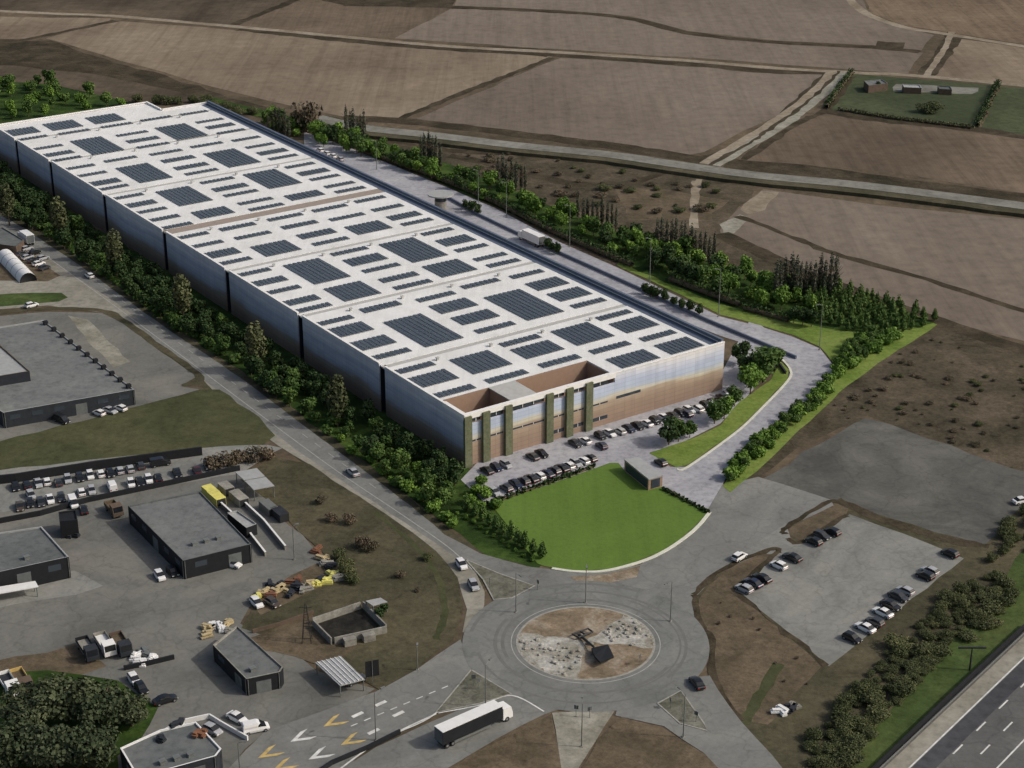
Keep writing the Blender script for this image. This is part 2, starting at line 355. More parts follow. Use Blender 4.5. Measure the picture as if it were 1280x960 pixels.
sheet('yard', [(-90, 640), (130, 615), (300, 588), (340, 605), (350, 645), (405, 695), (395, 715), (325, 742), (300, 780), (370, 815), (395, 838), (470, 862), (440, 882), (330, 915), (262, 985), (-90, 1000)], M['yard'], lz(6), .4)
sheet('belt_ground', [(-60, 850), (60, 838), (150, 850), (196, 885), (176, 928), (148, 945), (150, 985), (-60, 1000)], M['belt_ground'], lz(8), .5)
sheet('yard', [(-20, 742), (90, 715), (130, 735), (60, 750), (-20, 765)], M['yard_pale'], lz(7), 1.0)
sheet('yard', [(-20, 832), (95, 805), (130, 830), (90, 845), (-20, 850)], M['red_soil'], lz(7), 1.2)
sheet('yard', [(310, 655), (350, 690), (395, 690), (398, 712), (340, 735), (300, 700)], M['yard'], lz(7), .6)
sheet('grass_verge', [(300, 600), (345, 572), (388, 580), (430, 610), (500, 655), (545, 690), (570, 722), (581, 760), (565, 800), (520, 836), (476, 862), (440, 842), (395, 830), (372, 812), (300, 785), (330, 745), (420, 705), (400, 690), (350, 640)], M['verge'], lz(8), .4)
sheet('bare_soil', [(285, 808), (388, 770), (420, 802), (455, 808), (425, 822), (392, 832), (340, 812)], M['red_soil'], lz(9), .8)
sheet('debris_ground', [(310, 750), (395, 706), (425, 708), (400, 735), (330, 768)], M['red_soil'], lz(9), .8)
strip('track', [(470, 640), (525, 690), (550, 730), (555, 770), (545, 800)], 1.3, M['meadow'], lz(9), .3)
# ---- right: waste ground, dark lot, car park, highway
sheet('waste_ground', [(1175, 408), (1290, 440), (1420, 480), (1420, 640), (1280, 612), (1240, 580), (1085, 520), (1000, 560), (950, 598), (905, 614), (945, 588), (990, 545), (1060, 480), (1110, 445)], M['scrub'], lz(2), .8)
sheet('lot', [(1085, 522), (1240, 576), (1290, 592), (1285, 628), (1232, 684), (1110, 650), (1040, 626), (950, 602), (968, 590), (1005, 566)], M['asphalt_dark'], lz(3), .8)
sheet('waste_ground', [(868, 745), (900, 714), (965, 686), (1000, 670), (985, 655), (1040, 625), (1110, 648), (1232, 682), (1300, 610), (1420, 560), (1420, 800), (1060, 1010), (1005, 1010), (925, 905), (892, 855), (886, 800), (872, 780)], M['verge'], lz(3), .5)
sheet('car_park', [(1062, 643), (1130, 668), (1204, 698), (1036, 833), (972, 780), (917, 738), (966, 692), (1000, 678)], M['yard_pale'], lz(4), .25)
sheet('bare_soil', [(872, 748), (903, 716), (917, 742), (1030, 835), (960, 905), (925, 900), (893, 850), (889, 800), (876, 778)], M['red_soil'], lz(4), .7)
sheet('bare_soil', [(983, 668), (985, 660), (1040, 628), (1060, 636), (1058, 643), (1000, 677)], M['red_soil'], lz(5), .4)
sheet('bare_soil', [(900, 714), (940, 696), (972, 688), (966, 694), (920, 732), (906, 722)], M['red_soil'], lz(5), .4)
sheet('road', [(930, 690), (983, 654), (990, 678), (1003, 682), (985, 700), (965, 693)], M['yard_pale'], lz(6), .2)
for px in ([(981, 668), (983, 659), (1038, 627), (1056, 632)], [(985, 673), (1002, 678), (1058, 644)], [(868, 744), (902, 712), (962, 688), (974, 689), (966, 696), (922, 736)], [(868, 744), (874, 778), (889, 800), (893, 850), (926, 902)]):
    strip('ditch', px, 1.3, M['ditch'], lz(7), .3)  # thin dark outlines along the raised bank edges
ditch([(1045, 626), (1110, 652), (1170, 672), (1236, 684)], 3.5, 6); ditch([(917, 739), (972, 783), (1034, 832)], 1.6, 6)
strip('track', [(975, 830), (950, 870), (930, 905)], 2.2, M['meadow'], lz(5), .3)
sheet('grass_verge', [(1030, 1000), (1075, 930), (1130, 868), (1190, 800), (1240, 745), (1290, 670), (1420, 560), (1420, 690), (1282, 790), (1095, 985)], M['verge_green'], lz(5), .6)
# ---- roundabout and its arms
CX = G(732, 803)
RC = (G(578, 803) + G(886, 803)) / 2; RR = (G(886, 803) - G(578, 803)).length / 2
CY = (G(732, 727).y + G(732, 890).y) / 2
RC = Vector((RC.x, CY, 0))
sheet('road', [(700, 712), (757, 716), (800, 706), (852, 676), (887, 642), (838, 608), (858, 584), (905, 606), (948, 596), (1040, 625), (1042, 632), (985, 659), (984, 670), (962, 688), (900, 714), (868, 747), (874, 780), (820, 800), (740, 760)], M['asphalt'], lz(5), .2)
sheet('road', [(576, 800), (520, 838), (474, 864), (330, 915), (262, 985), (420, 985), (455, 935), (548, 890), (600, 850)], M['asphalt'], lz(8), .2)
sheet('road', [(640, 862), (560, 893), (470, 935), (380, 990), (530, 990), (560, 960), (625, 922), (680, 893), (720, 880)], M['asphalt'], lz(9), .2)
sheet('road', [(886, 845), (926, 902), (1005, 990), (925, 990), (880, 942), (830, 908), (770, 895), (780, 860)], M['asphalt'], lz(8), .2)
sheet('ground_patch', [(530, 990), (560, 962), (625, 924), (690, 893), (704, 962), (700, 990)], M['red_soil'], lz(7), .5)
sheet('ground_patch', [(710, 990), (745, 925), (776, 897), (830, 912), (880, 944), (922, 990)], M['red_soil'], lz(7), .5)
sheet('gravel_patch', [(690, 890), (770, 890), (745, 928), (722, 962), (725, 990), (700, 990), (704, 962)], M['gravel'], lz(8), .6)
sheet('ground_patch', [(712, 722), (757, 719), (802, 708), (796, 722), (760, 729), (725, 728)], M['island_soil'], lz(8), .3)
def ring(name, r0, r1, mat, z, a0=0, a1=360, n=96, c=None, h=0.0):
    c = c or RC; m = MB(); vs = []; k = max(4, int(n * (a1 - a0) / 360))
    for i in range(k + 1):
        t = R(a0 + (a1 - a0) * i / k)
        for r in (r0, r1): vs.append((c.x + r * math.cos(t), c.y + r * math.sin(t), z))
    m.add(vs, [(2 * i, 2 * i + 1, 2 * i + 3, 2 * i + 2) for i in range(k)])
    if h:
        lo = [(v[0], v[1], z - h) for v in vs]; N = len(vs)
        m.add(vs + lo, [(2 * i + 1, N + 2 * i + 1, N + 2 * i + 3, 2 * i + 3) for i in range(k)] + [(2 * i, 2 * i + 2, N + 2 * i + 2, N + 2 * i) for i in range(k)])
    return tag(m.build(name, mat), kind='structure')
ring('road', RR * .56, RR, M['asphalt_ring'], lz(10), n=128)
ring('kerb', RR * .545, RR * .565, M['kerb_worn'], .14, h=.14)
ring('kerb', RR * .60, RR * .608, M['line_worn'], lz(11))
for i, (ra, rb, a0, a1) in enumerate(((.66, .69, 20, 200), (.72, .75, 150, 330), (.80, .825, -40, 150), (.87, .89, 190, 320), (.93, .96, 60, 170), (.76, .775, 300, 420))):
    ring('tyre_track', RR * ra, RR * rb, M['tyre_mark'], lz(10) + .005 + i * .0007, a0, a1)
for a0, a1, mt in ((52, 165, 'island_soil'), (165, 262, 'stones'), (262, 350, 'island_soil'), (-10, 52, 'stones')):
    pts = [RC.copy()] + [RC + Vector((math.cos(R(a0)), math.sin(R(a0)), 0)) * RR * .545 * k / 8 for k in range(1, 8)]
    pts += [RC + Vector((math.cos(R(a0 + (a1 - a0) * k / 40)), math.sin(R(a0 + (a1 - a0) * k / 40)), 0)) * RR * .545 for k in range(41)]
    pts += [RC + Vector((math.cos(R(a1)), math.sin(R(a1)), 0)) * RR * .545 * k / 8 for k in range(7, 0, -1)]
    sheet('island_bed', pts, M[mt], .16, .55 if mt == 'stones' else .02, .9, world=True)
ring('island_bed', .02, RR * .545, M['island_soil'], .155)
# roundabout splitter islands
for px, mt in (([(582, 700), (625, 718), (668, 733), (640, 748), (617, 750), (604, 725)], 'splitter'),
               ([(589, 838), (639, 868), (600, 880), (545, 891)], 'splitter'), ([(822, 880), (851, 864), (880, 905), (884, 914), (850, 905)], 'splitter')):
    pts = [G(*p) for p in px]
    sheet('traffic_island', px, M[mt], .15, 0)
    loop = pts + [pts[0]]
    strip('kerb', loop, .28, M['kerb_worn'], 0, 0, False, True, height=.18)
# kerb of lawn and of right-hand road
sheet('car_park', [(576, 600), (610, 632), (745, 588), (782, 600), (812, 612), (846, 614), (860, 584), (838, 584), (812, 566), (850, 555), (900, 530), (930, 500), (985, 440), (940, 395), (900, 470), (860, 490), (740, 530), (600, 575)], M['paving'], lz(6), 0)
sheet('road', [(380, 165), (440, 186), (560, 235), (620, 261), (700, 303), (770, 334), (850, 372), (900, 396), (952, 409), (990, 421), (1025, 436), (1040, 455), (1040, 478), (1024, 498), (992, 512), (960, 535), (925, 565), (903, 606), (880, 645), (836, 608), (846, 590), (860, 583), (920, 540), (950, 512), (984, 478), (988, 462), (972, 443), (900, 420), (700, 340), (500, 250), (380, 185)], M['paving'], lz(7), 0)
LAWN = [(613, 630), (680, 608), (743, 586), (762, 579), (773, 579), (782, 590), (811, 612), (826, 609), (884, 641), (870, 657), (852, 673), (828, 689), (799, 701), (778, 708), (757, 712), (732, 714), (709, 713), (680, 708), (672, 705)]
sheet('lawn', LAWN, M['lawn'], lz(8), 0)
strip('kerb', [(690, 711), (720, 715), (757, 714), (800, 703), (828, 691), (853, 675), (872, 659), (887, 641)], .8, M['kerb'], 0, 0, height=.2)
sheet('lawn', [(812, 567), (846, 585), (860, 582), (920, 539), (950, 511), (984, 474), (986, 462), (975, 452), (962, 476), (925, 502), (900, 532), (872, 546)], M['lawn_olive'], lz(9), .2)
strip('kerb', [(846, 587), (860, 584), (920, 541), (950, 513), (985, 476), (988, 463), (978, 450)], .6, M['kerb'], 0, 0, height=.2)
sheet('lawn', [(770, 332), (850, 368), (900, 394), (952, 407), (990, 419), (1025, 434), (1041, 453), (1042, 478), (1024, 500), (992, 514), (960, 537), (926, 567), (904, 608), (913, 616), (946, 590), (990, 547), (1060, 482), (1110, 446), (1172, 406), (1120, 385), (1040, 362), (900, 330), (800, 300)], M['lawn_olive'], lz(8), .3)
sheet('belt_ground', [(250, 118), (440, 165), (560, 205), (700, 262), (800, 300), (900, 332), (1040, 364), (1170, 404), (1110, 416), (1060, 415), (1005, 405), (900, 380), (800, 340), (700, 295), (600, 250), (440, 182), (270, 130)], M['belt_ground'], lz(9), .6)
sheet('belt_ground', [(-120, 96), (60, 105), (150, 125), (170, 130), (0, 160), (-120, 170)], M['belt_ground'], lz(4), .6)
# painted road markings
def dashes(px0, px1, n, frac, wd, mat, z):
    a, b = G(*px0), G(*px1)
    for i in range(n):
        strip('road_marking', [a.lerp(b, i / n), a.lerp(b, (i + frac) / n)], wd, mat, z, 0, False, True)
strip('road_marking', [(60, 322), (140, 380), (250, 462), (400, 574), (500, 642), (560, 684), (590, 712)], .25, M['line_worn'], lz(6), 0)
dashes((120, 352), (480, 618), 26, .45, .2, M['line_worn'], lz(6))
dashes((560, 858), (430, 912), 8, .5, .25, M['line'], lz(10))
strip('road_marking', [(589, 842), (545, 892), (500, 915)], .3, M['line'], lz(10), 0)
strip('road_marking', [(548, 892), (600, 882), (640, 870), (680, 890)], .3, M['line'], lz(11), 0)
strip('road_marking', [(545, 893), (470, 930), (395, 985)], .35, M['line'], lz(11), 0)
def chevron(x, y, mat, s=1.0):
    c = G(x, y); d = (G(x + 60, y - 26) - c).normalized(); n = Vector((-d.y, d.x, 0))
    m = MB(); z = lz(11)
    for sg in (1, -1):
        a = c - d * 1.6 * s; b = c + d * 1.5 * s + n * sg * 1.5 * s
        e = d * .75 * s
        vs = [a - e, a + e, b + e, b - e]
        m.add([(v.x, v.y, z) for v in vs], [(0, 1, 2, 3) if sg < 0 else (3, 2, 1, 0)])
    tag(m.build('road_marking', mat), kind='structure')
for x, y, c in ((377, 922, 'line'), (400, 944, 'line'), (418, 903, 'line_yellow'), (440, 926, 'line_yellow'), (337, 942, 'line_yellow'), (355, 958, 'line_yellow')): chevron(x, y, M[c])
for x, y in ((447, 894), (467, 915), (498, 893), (476, 880)):
    c = G(x, y); d = (G(x + 30, y - 14) - c).normalized()
    strip('road_marking', [c - d * 1.2, c + d * 1.2], .8, M['line'], lz(11), 0, False, True)
# highway
ha, hb = G(1100, 962), G(1280, 793)
hd = (hb - ha).normalized(); hn = Vector((hd.y, -hd.x, 0))
h0 = ha - hd * 60; h1 = hb + hd * 260
def hstrip(name, off, wd, mat, z, **k): return strip(name, [h0 + hn * off, h1 + hn * off], wd, mat, z, 0, False, True, seg=500, **k)
hstrip('road', 11, 24, M['highway_lane'], lz(8)); hstrip('road', 2.0, 3.2, M['asphalt_shoulder'], lz(9))
hstrip('road', 5.6, 3.2, M['highway'], lz(9)); hstrip('road_marking', 3.7, .3, M['line'], lz(10))
hstrip('road_marking', 15.3, .3, M['line'], lz(10))
hstrip('road', 24, 2.4, M['asphalt_dark'], lz(9)); hstrip('road', 32, 14, M['highway_lane'], lz(9))
for off, ph in ((7.6, 0), (11.3, 3)):
    for i in range(40):
        a = h0 + hn * off + hd * (ph + i * 9)
        strip('road_marking', [a, a + hd * 3.6], .3, M['line'], lz(10), 0, False, True, seg=500)
# ------------------------------------------------------------------ warehouse
HW = 13.0
WA = G(580, 520, HW); AZ = R(-34.8)
UD = Vector((math.sin(AZ), math.cos(AZ), 0)); VD = Vector((math.cos(AZ), -math.sin(AZ), 0))
WRZ = math.atan2(VD.y, VD.x)                       # local x = v (along front), local y = u (to the back)
WLOC = Vector((WA.x, WA.y, 0))
def W(u, v, z=0): return WLOC + UD * u + VD * v + Vector((0, 0, z))
def banded(name, stops):
    """metal cladding printed with horizontal colour bands, pale at the top to tan at the foot"""
    q = NT(name); g = q.n('ShaderNodeNewGeometry'); sp = q.n('ShaderNodeSeparateXYZ'); q.l(g.outputs['Position'], sp.inputs[0])
    nz = q.noise(.05, 3, .5, g.outputs['Position']); n2 = q.noise(.5, 2, .5, q.pos(-AZ, (.15, .15, 3)))
    a = q.n('ShaderNodeMath', operation='MULTIPLY_ADD'); q.l(nz, a.inputs[0]); a.inputs[1].default_value = 5.0; q.l(sp.outputs['Z'], a.inputs[2])
    b = q.n('ShaderNodeMath', operation='MULTIPLY_ADD'); q.l(n2, b.inputs[0]); b.inputs[1].default_value = 1.6; q.l(a.outputs[0], b.inputs[2])
    d = q.n('ShaderNodeMath', operation='MULTIPLY_ADD'); q.l(b.outputs[0], d.inputs[0]); d.inputs[1].default_value = 1 / 16.0; d.inputs[2].default_value = -.2
    col = q.ramp(d.outputs[0], stops)
    st = q.n('ShaderNodeTexWave', wave_type='BANDS', bands_direction='X'); st.inputs['Scale'].default_value = .35
    q.l(q.pos(-AZ), st.inputs['Vector'])
    col = q.mix(.05, col, st.outputs['Color'], 'MULTIPLY')
    mp = q.n('ShaderNodeMapping'); mp.inputs['Rotation'].default_value = (0, 0, AZ); q.l(g.outputs['Position'], mp.inputs[0])
    sx = q.n('ShaderNodeSeparateXYZ'); q.l(mp.outputs[0], sx.inputs[0])
    ad = q.n('ShaderNodeMath', operation='ADD'); q.l(sx.outputs['X'], ad.inputs[0]); q.l(sx.outputs['Y'], ad.inputs[1])
    cb = q.n('ShaderNodeCombineXYZ'); q.l(ad.outputs[0], cb.inputs[0]); q.l(sp.outputs['Z'], cb.inputs[1])
    br = q.n('ShaderNodeTexBrick'); br.offset = 0; br.inputs['Scale'].default_value = 1; br.inputs['Brick Width'].default_value = 3.2; br.inputs['Row Height'].default_value = 1.1
    br.inputs['Mortar Size'].default_value = .05; br.inputs['Color1'].default_value = (.93, .93, .94, 1); br.inputs['Color2'].default_value = (1.06, 1.06, 1.05, 1); br.inputs['Mortar'].default_value = (.72, .72, .74, 1)
    q.l(cb.outputs[0], br.inputs[0]); col = q.mix(.8, col, br.outputs[0], 'MULTIPLY')
    wt = q.noise(.5, 5, .65, q.pos(0, (1, 1, .06))); col = q.mix(.5, col, q.ramp(wt, [(.3, (.82, .82, .82, 1)), (.55, (1, 1, 1, 1))]), 'MULTIPLY')
    return q.done(col, .55, .3)
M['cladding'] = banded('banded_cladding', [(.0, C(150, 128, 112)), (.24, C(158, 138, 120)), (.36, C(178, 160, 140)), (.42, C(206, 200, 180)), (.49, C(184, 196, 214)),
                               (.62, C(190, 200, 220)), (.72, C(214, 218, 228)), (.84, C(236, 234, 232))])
M['cladding_shaded'] = banded('shaded_side_cladding', [(.0, C(122, 106, 96)), (.16, C(134, 118, 106)), (.26, C(142, 134, 122)), (.33, C(156, 162, 176)), (.48, C(182, 187, 200)),
                               (.52, C(166, 174, 192)), (.66, C(208, 211, 218)), (.70, C(196, 201, 212)), (.84, C(230, 231, 233))])  # same bands, darkened and blued to paint the wall's shaded side
def roofmat():
    q = NT('white_membrane'); a = q.noise(.12, 6, .65, q.pos()); b = q.noise(.9, 5, .6, q.pos(-AZ, (1, .08, 1)))
    c = q.ramp(a, [(.3, C(214, 214, 210)), (.55, C(228, 228, 225)), (.75, C(234, 234, 231))])
    c2 = q.ramp(b, [(.3, (.86, .86, .86, 1)), (.6, (1, 1, 1, 1))])
    return q.done(q.mix(.7, c, c2, 'MULTIPLY'), .7, .25)
M['roof'] = roofmat()
M['gutter'] = flat('grey_gutter', C(176, 176, 172), .8, var=.1)
M['gutter_brown'] = flat('brown_joint', C(150, 138, 128), .8, var=.1)
M['coping'] = flat('dark_coping_shade', C(92, 102, 118), .6, var=.15)  # blue-grey of the right parapet's painted shade, also of the retaining wall
M['white_frame'] = flat('white_frame', C(232, 230, 226), .6, var=.05)
M['recess'] = flat('dark_recess', C(40, 42, 50), .8)
M['tan_wall'] = flat('tan_render', C(148, 124, 106), .85, var=.08)
M['terrace'] = flat('terrace_boards', C(128, 106, 90), .85, var=.1)
M['living'] = soil('living_wall', C(104, 108, 86), C(88, 94, 70), C(120, 122, 100), .3, 1.5, bump=.12, contrast=.9)
def glassmat(name, col):
    q = NT(name); return q.done(col, .12, .6)
M['glass'] = glassmat('dark_glass', C(58, 66, 74))
wh = thing('warehouse', 'huge white-roofed logistics warehouse with solar arrays and banded cladding', 'warehouse', WLOC, WRZ)
LV = 79.0
BAYS = [0, 36.5, 78.5, 121.5, 163.5, 209.0, 255.0, 287.5, 310.5]
RZ = HW - .45                                       # roof level behind its upstand
# outer walls, split at each joint on the left by a dark recess
OX1, OU0, OU1 = 43.5, 1.3, 11.3                      # open terrace cut into the front of the roof
V1 = 43.0
m = MB(); m.box(-.25, LV, 0, .3, 0, HW - .004)       # placeholder rebuilt below
m = MB(); m.box(V1 + .9, LV, 0, .3, 0, HW); m.build('wall', M['cladding'], wh)                       # front, right of the office
m = MB(); m.box(0, V1 + .9, 0, .3, 0, 10.6); m.build('wall', M['cladding'], wh)                     # front, office
for i in range(8):
    a, b = BAYS[i] + (1.5 if i else .304), BAYS[i + 1] - (1.2 if i < 7 else .3)
    m = MB(); m.box(0, .3, a, b, 0, HW); m.build('wall', M['cladding_shaded'], wh)
    if i < 7:
        m = MB(); c0 = BAYS[i + 1]
        m.box(1.2, 1.5, c0 - 1.2, c0 + 1.5, 0, HW - .5); m.box(.304, 1.2, c0 - 1.45, c0 - 1.2, 0, HW - .5); m.box(.304, 1.2, c0 + 1.5, c0 + 1.75, 0, HW - .5)
        m.build('wall_recess', M['recess'], wh)
m = MB(); m.box(LV - .3, LV, .304, 297, 0, HW); m.build('wall', M['cladding'], wh)
m = MB(); m.box(.304, 60, 310.2, 310.5, 0, HW); m.build('wall', M['cladding'], wh)
MB().box(60, LV - .304, 296.7, 297, 0, HW).build('wall', M['cladding'], wh); MB().box(59.7, 60, 297.004, 310.196, 0, HW).build('wall', M['cladding'], wh)
# roof bays
for i in range(8):
    a, b = BAYS[i] + (1.0 if i else .31), BAYS[i + 1] - 1.0
    if i == 4: a = 165.6
    if i == 3: b = 160.8
    m = MB()
    if i == 0:
        m.box(.31, LV - 3.4, OU1, b, RZ - .3, RZ); m.box(V1 + .9, LV - 3.4, .31, OU1 - .004, RZ - .3, RZ); m.box(.31, 1.2, .31, OU1 - .004, RZ - .3, RZ)
    elif i == 7:
        m.box(.31, 59.6, a, 310.1, RZ - .3, RZ); m.box(59.604, LV - 3.4, a, 296.6, RZ - .3, RZ)
    else: m.box(.31, LV - 3.4, a, b, RZ - .3, RZ)
    m.build('roof', M['roof'], wh)
    if i < 7:
        m = MB(); m.box(.31, LV - 3.4, b + .01, (BAYS[i + 1] + 1.0 if i != 3 else 165.6) - .01, RZ - .5, RZ - .12)
        m.build('roof_joint', M['gutter_brown' if i == 3 else 'gutter'], wh)
# upstands round the roof edge
m = MB()
for i in range(8):
    a, b = BAYS[i] + (1.5 if i else 0), BAYS[i + 1] - (1.2 if i < 7 else 0)
    MB().box(-.12, .55, a, b, HW + .003, HW + .22).build('parapet', M['white_frame'], wh)
for q in ((V1 + .9, LV - .004, -.12, .5), (.56, 60.2, 309.9, 310.6), (60.21, LV, 296.5, 297.1), (59.5, 60.2, 297.2, 309.85)):
    MB().box(*q, HW + .003, HW + .24).build('parapet', M['white_frame'], wh)
m = MB(); m.box(LV - 3.39, LV - .31, .51, 296.4, RZ - .4, RZ - .1); m.build('parapet_shade_strip', M['coping'], wh)  # dark strip painting the right parapet's shadow onto the roof
m = MB(); m.box(LV - .7, LV + .1, .51, 296.4, HW + .004, HW + .75); m.build('parapet', M['coping'], wh)
# office terrace: back wall, sides, floor, middle block, front beam
FZ = 7.2
m = MB(); m.box(1.2, V1 + .9, OU1 - .3, OU1 - .005, FZ, RZ - .004); m.build('terrace_wall', M['tan_wall'], wh)
for x0, x1 in ((V1 + .6, V1 + .896), (.9, 1.196)): MB().box(x0, x1, .31, OU1 - .31, FZ, RZ - .304).build('terrace_wall', M['tan_wall'], wh)
m = MB(); m.box(.31, V1 + .59, .31, OU1 - .31, FZ - .3, FZ - .01); m.build('terrace_floor', M['terrace'], wh)
m = MB(); m.box(14.5, 21.5, 2.2, OU1 - .32, FZ, RZ - .05, 0); m.box(14.2, 21.8, 1.9, OU1 - .32, RZ - .04, RZ + .16, 1); m.build('stair_block', [M['tan_wall'], M['gutter']], wh)
m = MB(); m.box(-.13, V1 + .9, -.35, .75, 12.0, HW + .25); m.box(-.14, .9, .76, 9, 12.2, HW + .24); m.build('roof_beam', M['white_frame'], wh)
# living-wall pilasters
def vfront(px):
    lo, hi = 0.0, 79.0
    for _ in range(40):
        mid = (lo + hi) / 2; q = W(0, mid, HW); d = q - Vector((0, 0, CAM_H)); fw = d.y * cP - d.z * sP
        x = 640 + F_PX * d.x / fw
        lo, hi = (mid, hi) if x < px else (lo, mid)
    return lo
PIL = [vfront(x) for x in (583, 606, 634, 685.5, 710.5, 735)]
for v in PIL:
    m = MB(); m.box(v - 1.0, v + 1.0, -.9, -.36, 0, HW - .2); m.box(v - .9, v + .9, -.36, -.001, 0, 11.9); m.build('pilaster', M['living'], wh)
ends = PIL + [V1]
for i in range(6):
    a, b = ends[i] + 1.2, ends[i + 1] - 1.2
    if b - a < 1: continue
    for z0, z1 in ((11.0, 11.9), (5.9, 6.3)) + (((1.7, 2.6),) if i >= 3 else ()):
        m = MB(); m.box(a, b, -.06 if z0 < 10 else .1, .0 - .003 if z0 < 10 else .3, z0, z1); wf = m.build('window', M['glass'], wh)
        k = max(2, int((b - a) / 2.4))
        for j in range(1, k): x = a + (b - a) * j / k; MB().box(x - .06, x + .06, -.12, -.062, z0, z1).build('mullion', M['white_frame'], wf)
m = MB(); m.box(V1 + 1.5, V1 + 9, -.07, -.003, 6.1, 6.8); m.build('window', M['glass'], wh)
for u in range(12, 295, 14):
    m = MB(); m.box(LV + .003, LV + .3, u, u + 4, 0, 4.2); m.build('dock_door', M['recess'], wh)
# ------------------------------------------------------------------ solar arrays
def pvmat():
    q = NT('pv_glass'); tc = q.n('ShaderNodeTexCoord'); br = q.n('ShaderNodeTexBrick')
    br.offset = 0; br.inputs['Scale'].default_value = 1; br.inputs['Brick Width'].default_value = .62; br.inputs['Row Height'].default_value = 1.05
    br.inputs['Mortar Size'].default_value = .045; br.inputs['Color1'].default_value = C(56, 63, 70); br.inputs['Color2'].default_value = C(66, 73, 80); br.inputs['Mortar'].default_value = C(84, 92, 97)
    q.l(tc.outputs['Object'], br.inputs[0])
    oi = q.n('ShaderNodeObjectInfo'); t = q.ramp(oi.outputs['Random'], [(0, (.8, .8, .84, 1)), (1, (1.1, 1.1, 1.08, 1))])
    return q.done(q.mix(1, br.outputs['Color'], t, 'MULTIPLY'), .25, .45)
M['pv'] = pvmat(); M['pv_edge'] = flat('pv_backsheet', C(150, 152, 152), .6)
COLS = [(.9, 12.2), (16.0, 27.8), (32.2, 44.2), (47.8, 60.0), (63.4, 74.3)]
DRIFT = lambda u: -1.35 * math.sin(math.pi * min(u, 310) / 320)
ARR = [
 [(13.0,1.7),(19.7,7),(30.5,1.7),(41.5,1.7),(48,6.6),(59,7),(69.5,1.7),(81,1.8),(86.8,3.4),(97.8,1.7),(105.1,3.6),(115.2,1.7),(126.8,1.6),(133.1,5.8),(145,2.2),(154.7,1.6),(166,1.4),(174.6,2.4),(184.4,1.6),(191.2,4.6),(202.2,1.6),(214,1.6),(219.4,5.2),(232.3,1.7),(242.4,1.6),(254.3,1.6),(261,3.6),(271.9,1.6),(286.6,1.6),(293.3,9)],
 [(13.2,1.8),(19.6,11.1),(41,21),(70.7,2.8),(81,12),(97.4,19),(125.7,10.6),(144.6,1.8),(154.2,2.4),(168.4,8),(184,18.6),(214.2,20.8),(243.4,1.8),(254.1,21.5),(285.8,1.7),(292.1,11.1)],
 [(13.7,1.7),(20.1,7.5),(30.4,1.7),(41.6,1.8),(48.3,6.4),(58.3,7),(69.5,1.8),(81.2,1.7),(87.8,2.8),(97.9,1.7),(104.3,6.5),(115.6,1.6),(126.6,1.6),(133.5,4.8),(145,2.6),(154.8,1.6),(167.2,1.7),(174.6,1.7),(184.8,1.6),(191.1,4.4),(202,1.8),(213.9,1.5),(220.7,4.2),(231.3,3.4),(242.4,1.5),(253.2,1.5),(260.8,4.2),(271.8,1.5),(285.8,1.7),(291.9,11.1)],
 [(1.9,7),(13.6,1.7),(20,11.9),(41.4,21),(71.2,1.8),(82,11.3),(97.2,19.6),(127.7,9),(144.1,1.7),(154.9,1.7),(169,6.2),(184.4,19.6),(213.7,20.6),(243.1,1.6),(255,20),(286.2,1.6)],
 [(1.9,7.3),(13,1.8),(19.5,8),(31,1.7),(42,1.7),(47.8,7),(58,6.8),(70.2,1.7),(81.6,1.7),(88.2,2.2),(97.9,1.8),(103.7,6.6),(116.2,1.6),(127.6,1.6),(133.4,4.8),(144.5,2.3),(155.6,1.6),(168.1,1.6),(175,1.7),(184.8,1.6),(191,4.8),(202,1.6),(214.2,1.6),(220.6,4.6),(231.5,1.9),(242.3,1.6),(254.2,1.6),(262.3,3.5),(272.2,1.6),(285.8,1.6)],
]
ORD = ['first', 'second', 'third', 'fourth', 'fifth', 'sixth', 'seventh', 'eighth', 'ninth', 'tenth', 'eleventh', 'twelfth', 'thirteenth', 'fourteenth', 'fifteenth', 'sixteenth', 'seventeenth', 'eighteenth', 'nineteenth', 'twentieth', 'twenty-first', 'twenty-second', 'twenty-third']
CNAME = ['left-edge', 'second', 'middle', 'fourth', 'right-edge']
BNAME = ['nearest', 'second nearest', 'third nearest', 'fourth nearest', 'fourth farthest', 'third farthest', 'second farthest', 'farthest']
pv_mesh = {}
def pvrow(du, wd):
    k = (round(du * 5), round(wd * 50))
    if k not in pv_mesh:
        m = MB(); a = R(-6); cx, sx = math.cos(a) * wd / 2, math.sin(a) * wd / 2; h = .24
        vs = [(-cx, 0, h - sx), (cx, 0, h + sx), (cx, du, h + sx), (-cx, du, h - sx)]
        m.add(vs + [(x, y, z - .06) for x, y, z in vs], [(0, 1, 2, 3)], 0)
        m.add(vs + [(x, y, z - .06) for x, y, z in vs], [(0, 4, 5, 1), (1, 5, 6, 2), (2, 6, 7, 3), (3, 7, 4, 0), (4, 7, 6, 5)], 1)
        for y in (.1, du - .16):
            m.box(cx - .1, cx - .04, y, y + .06, -.0, h + sx - .08, 1); m.box(-cx + .04, -cx + .1, y, y + .06, 0, h - sx - .05, 1)
        pv_mesh[k] = m.mesh('panel_row', [M['pv'], M['pv_edge']])
    return pv_mesh[k]
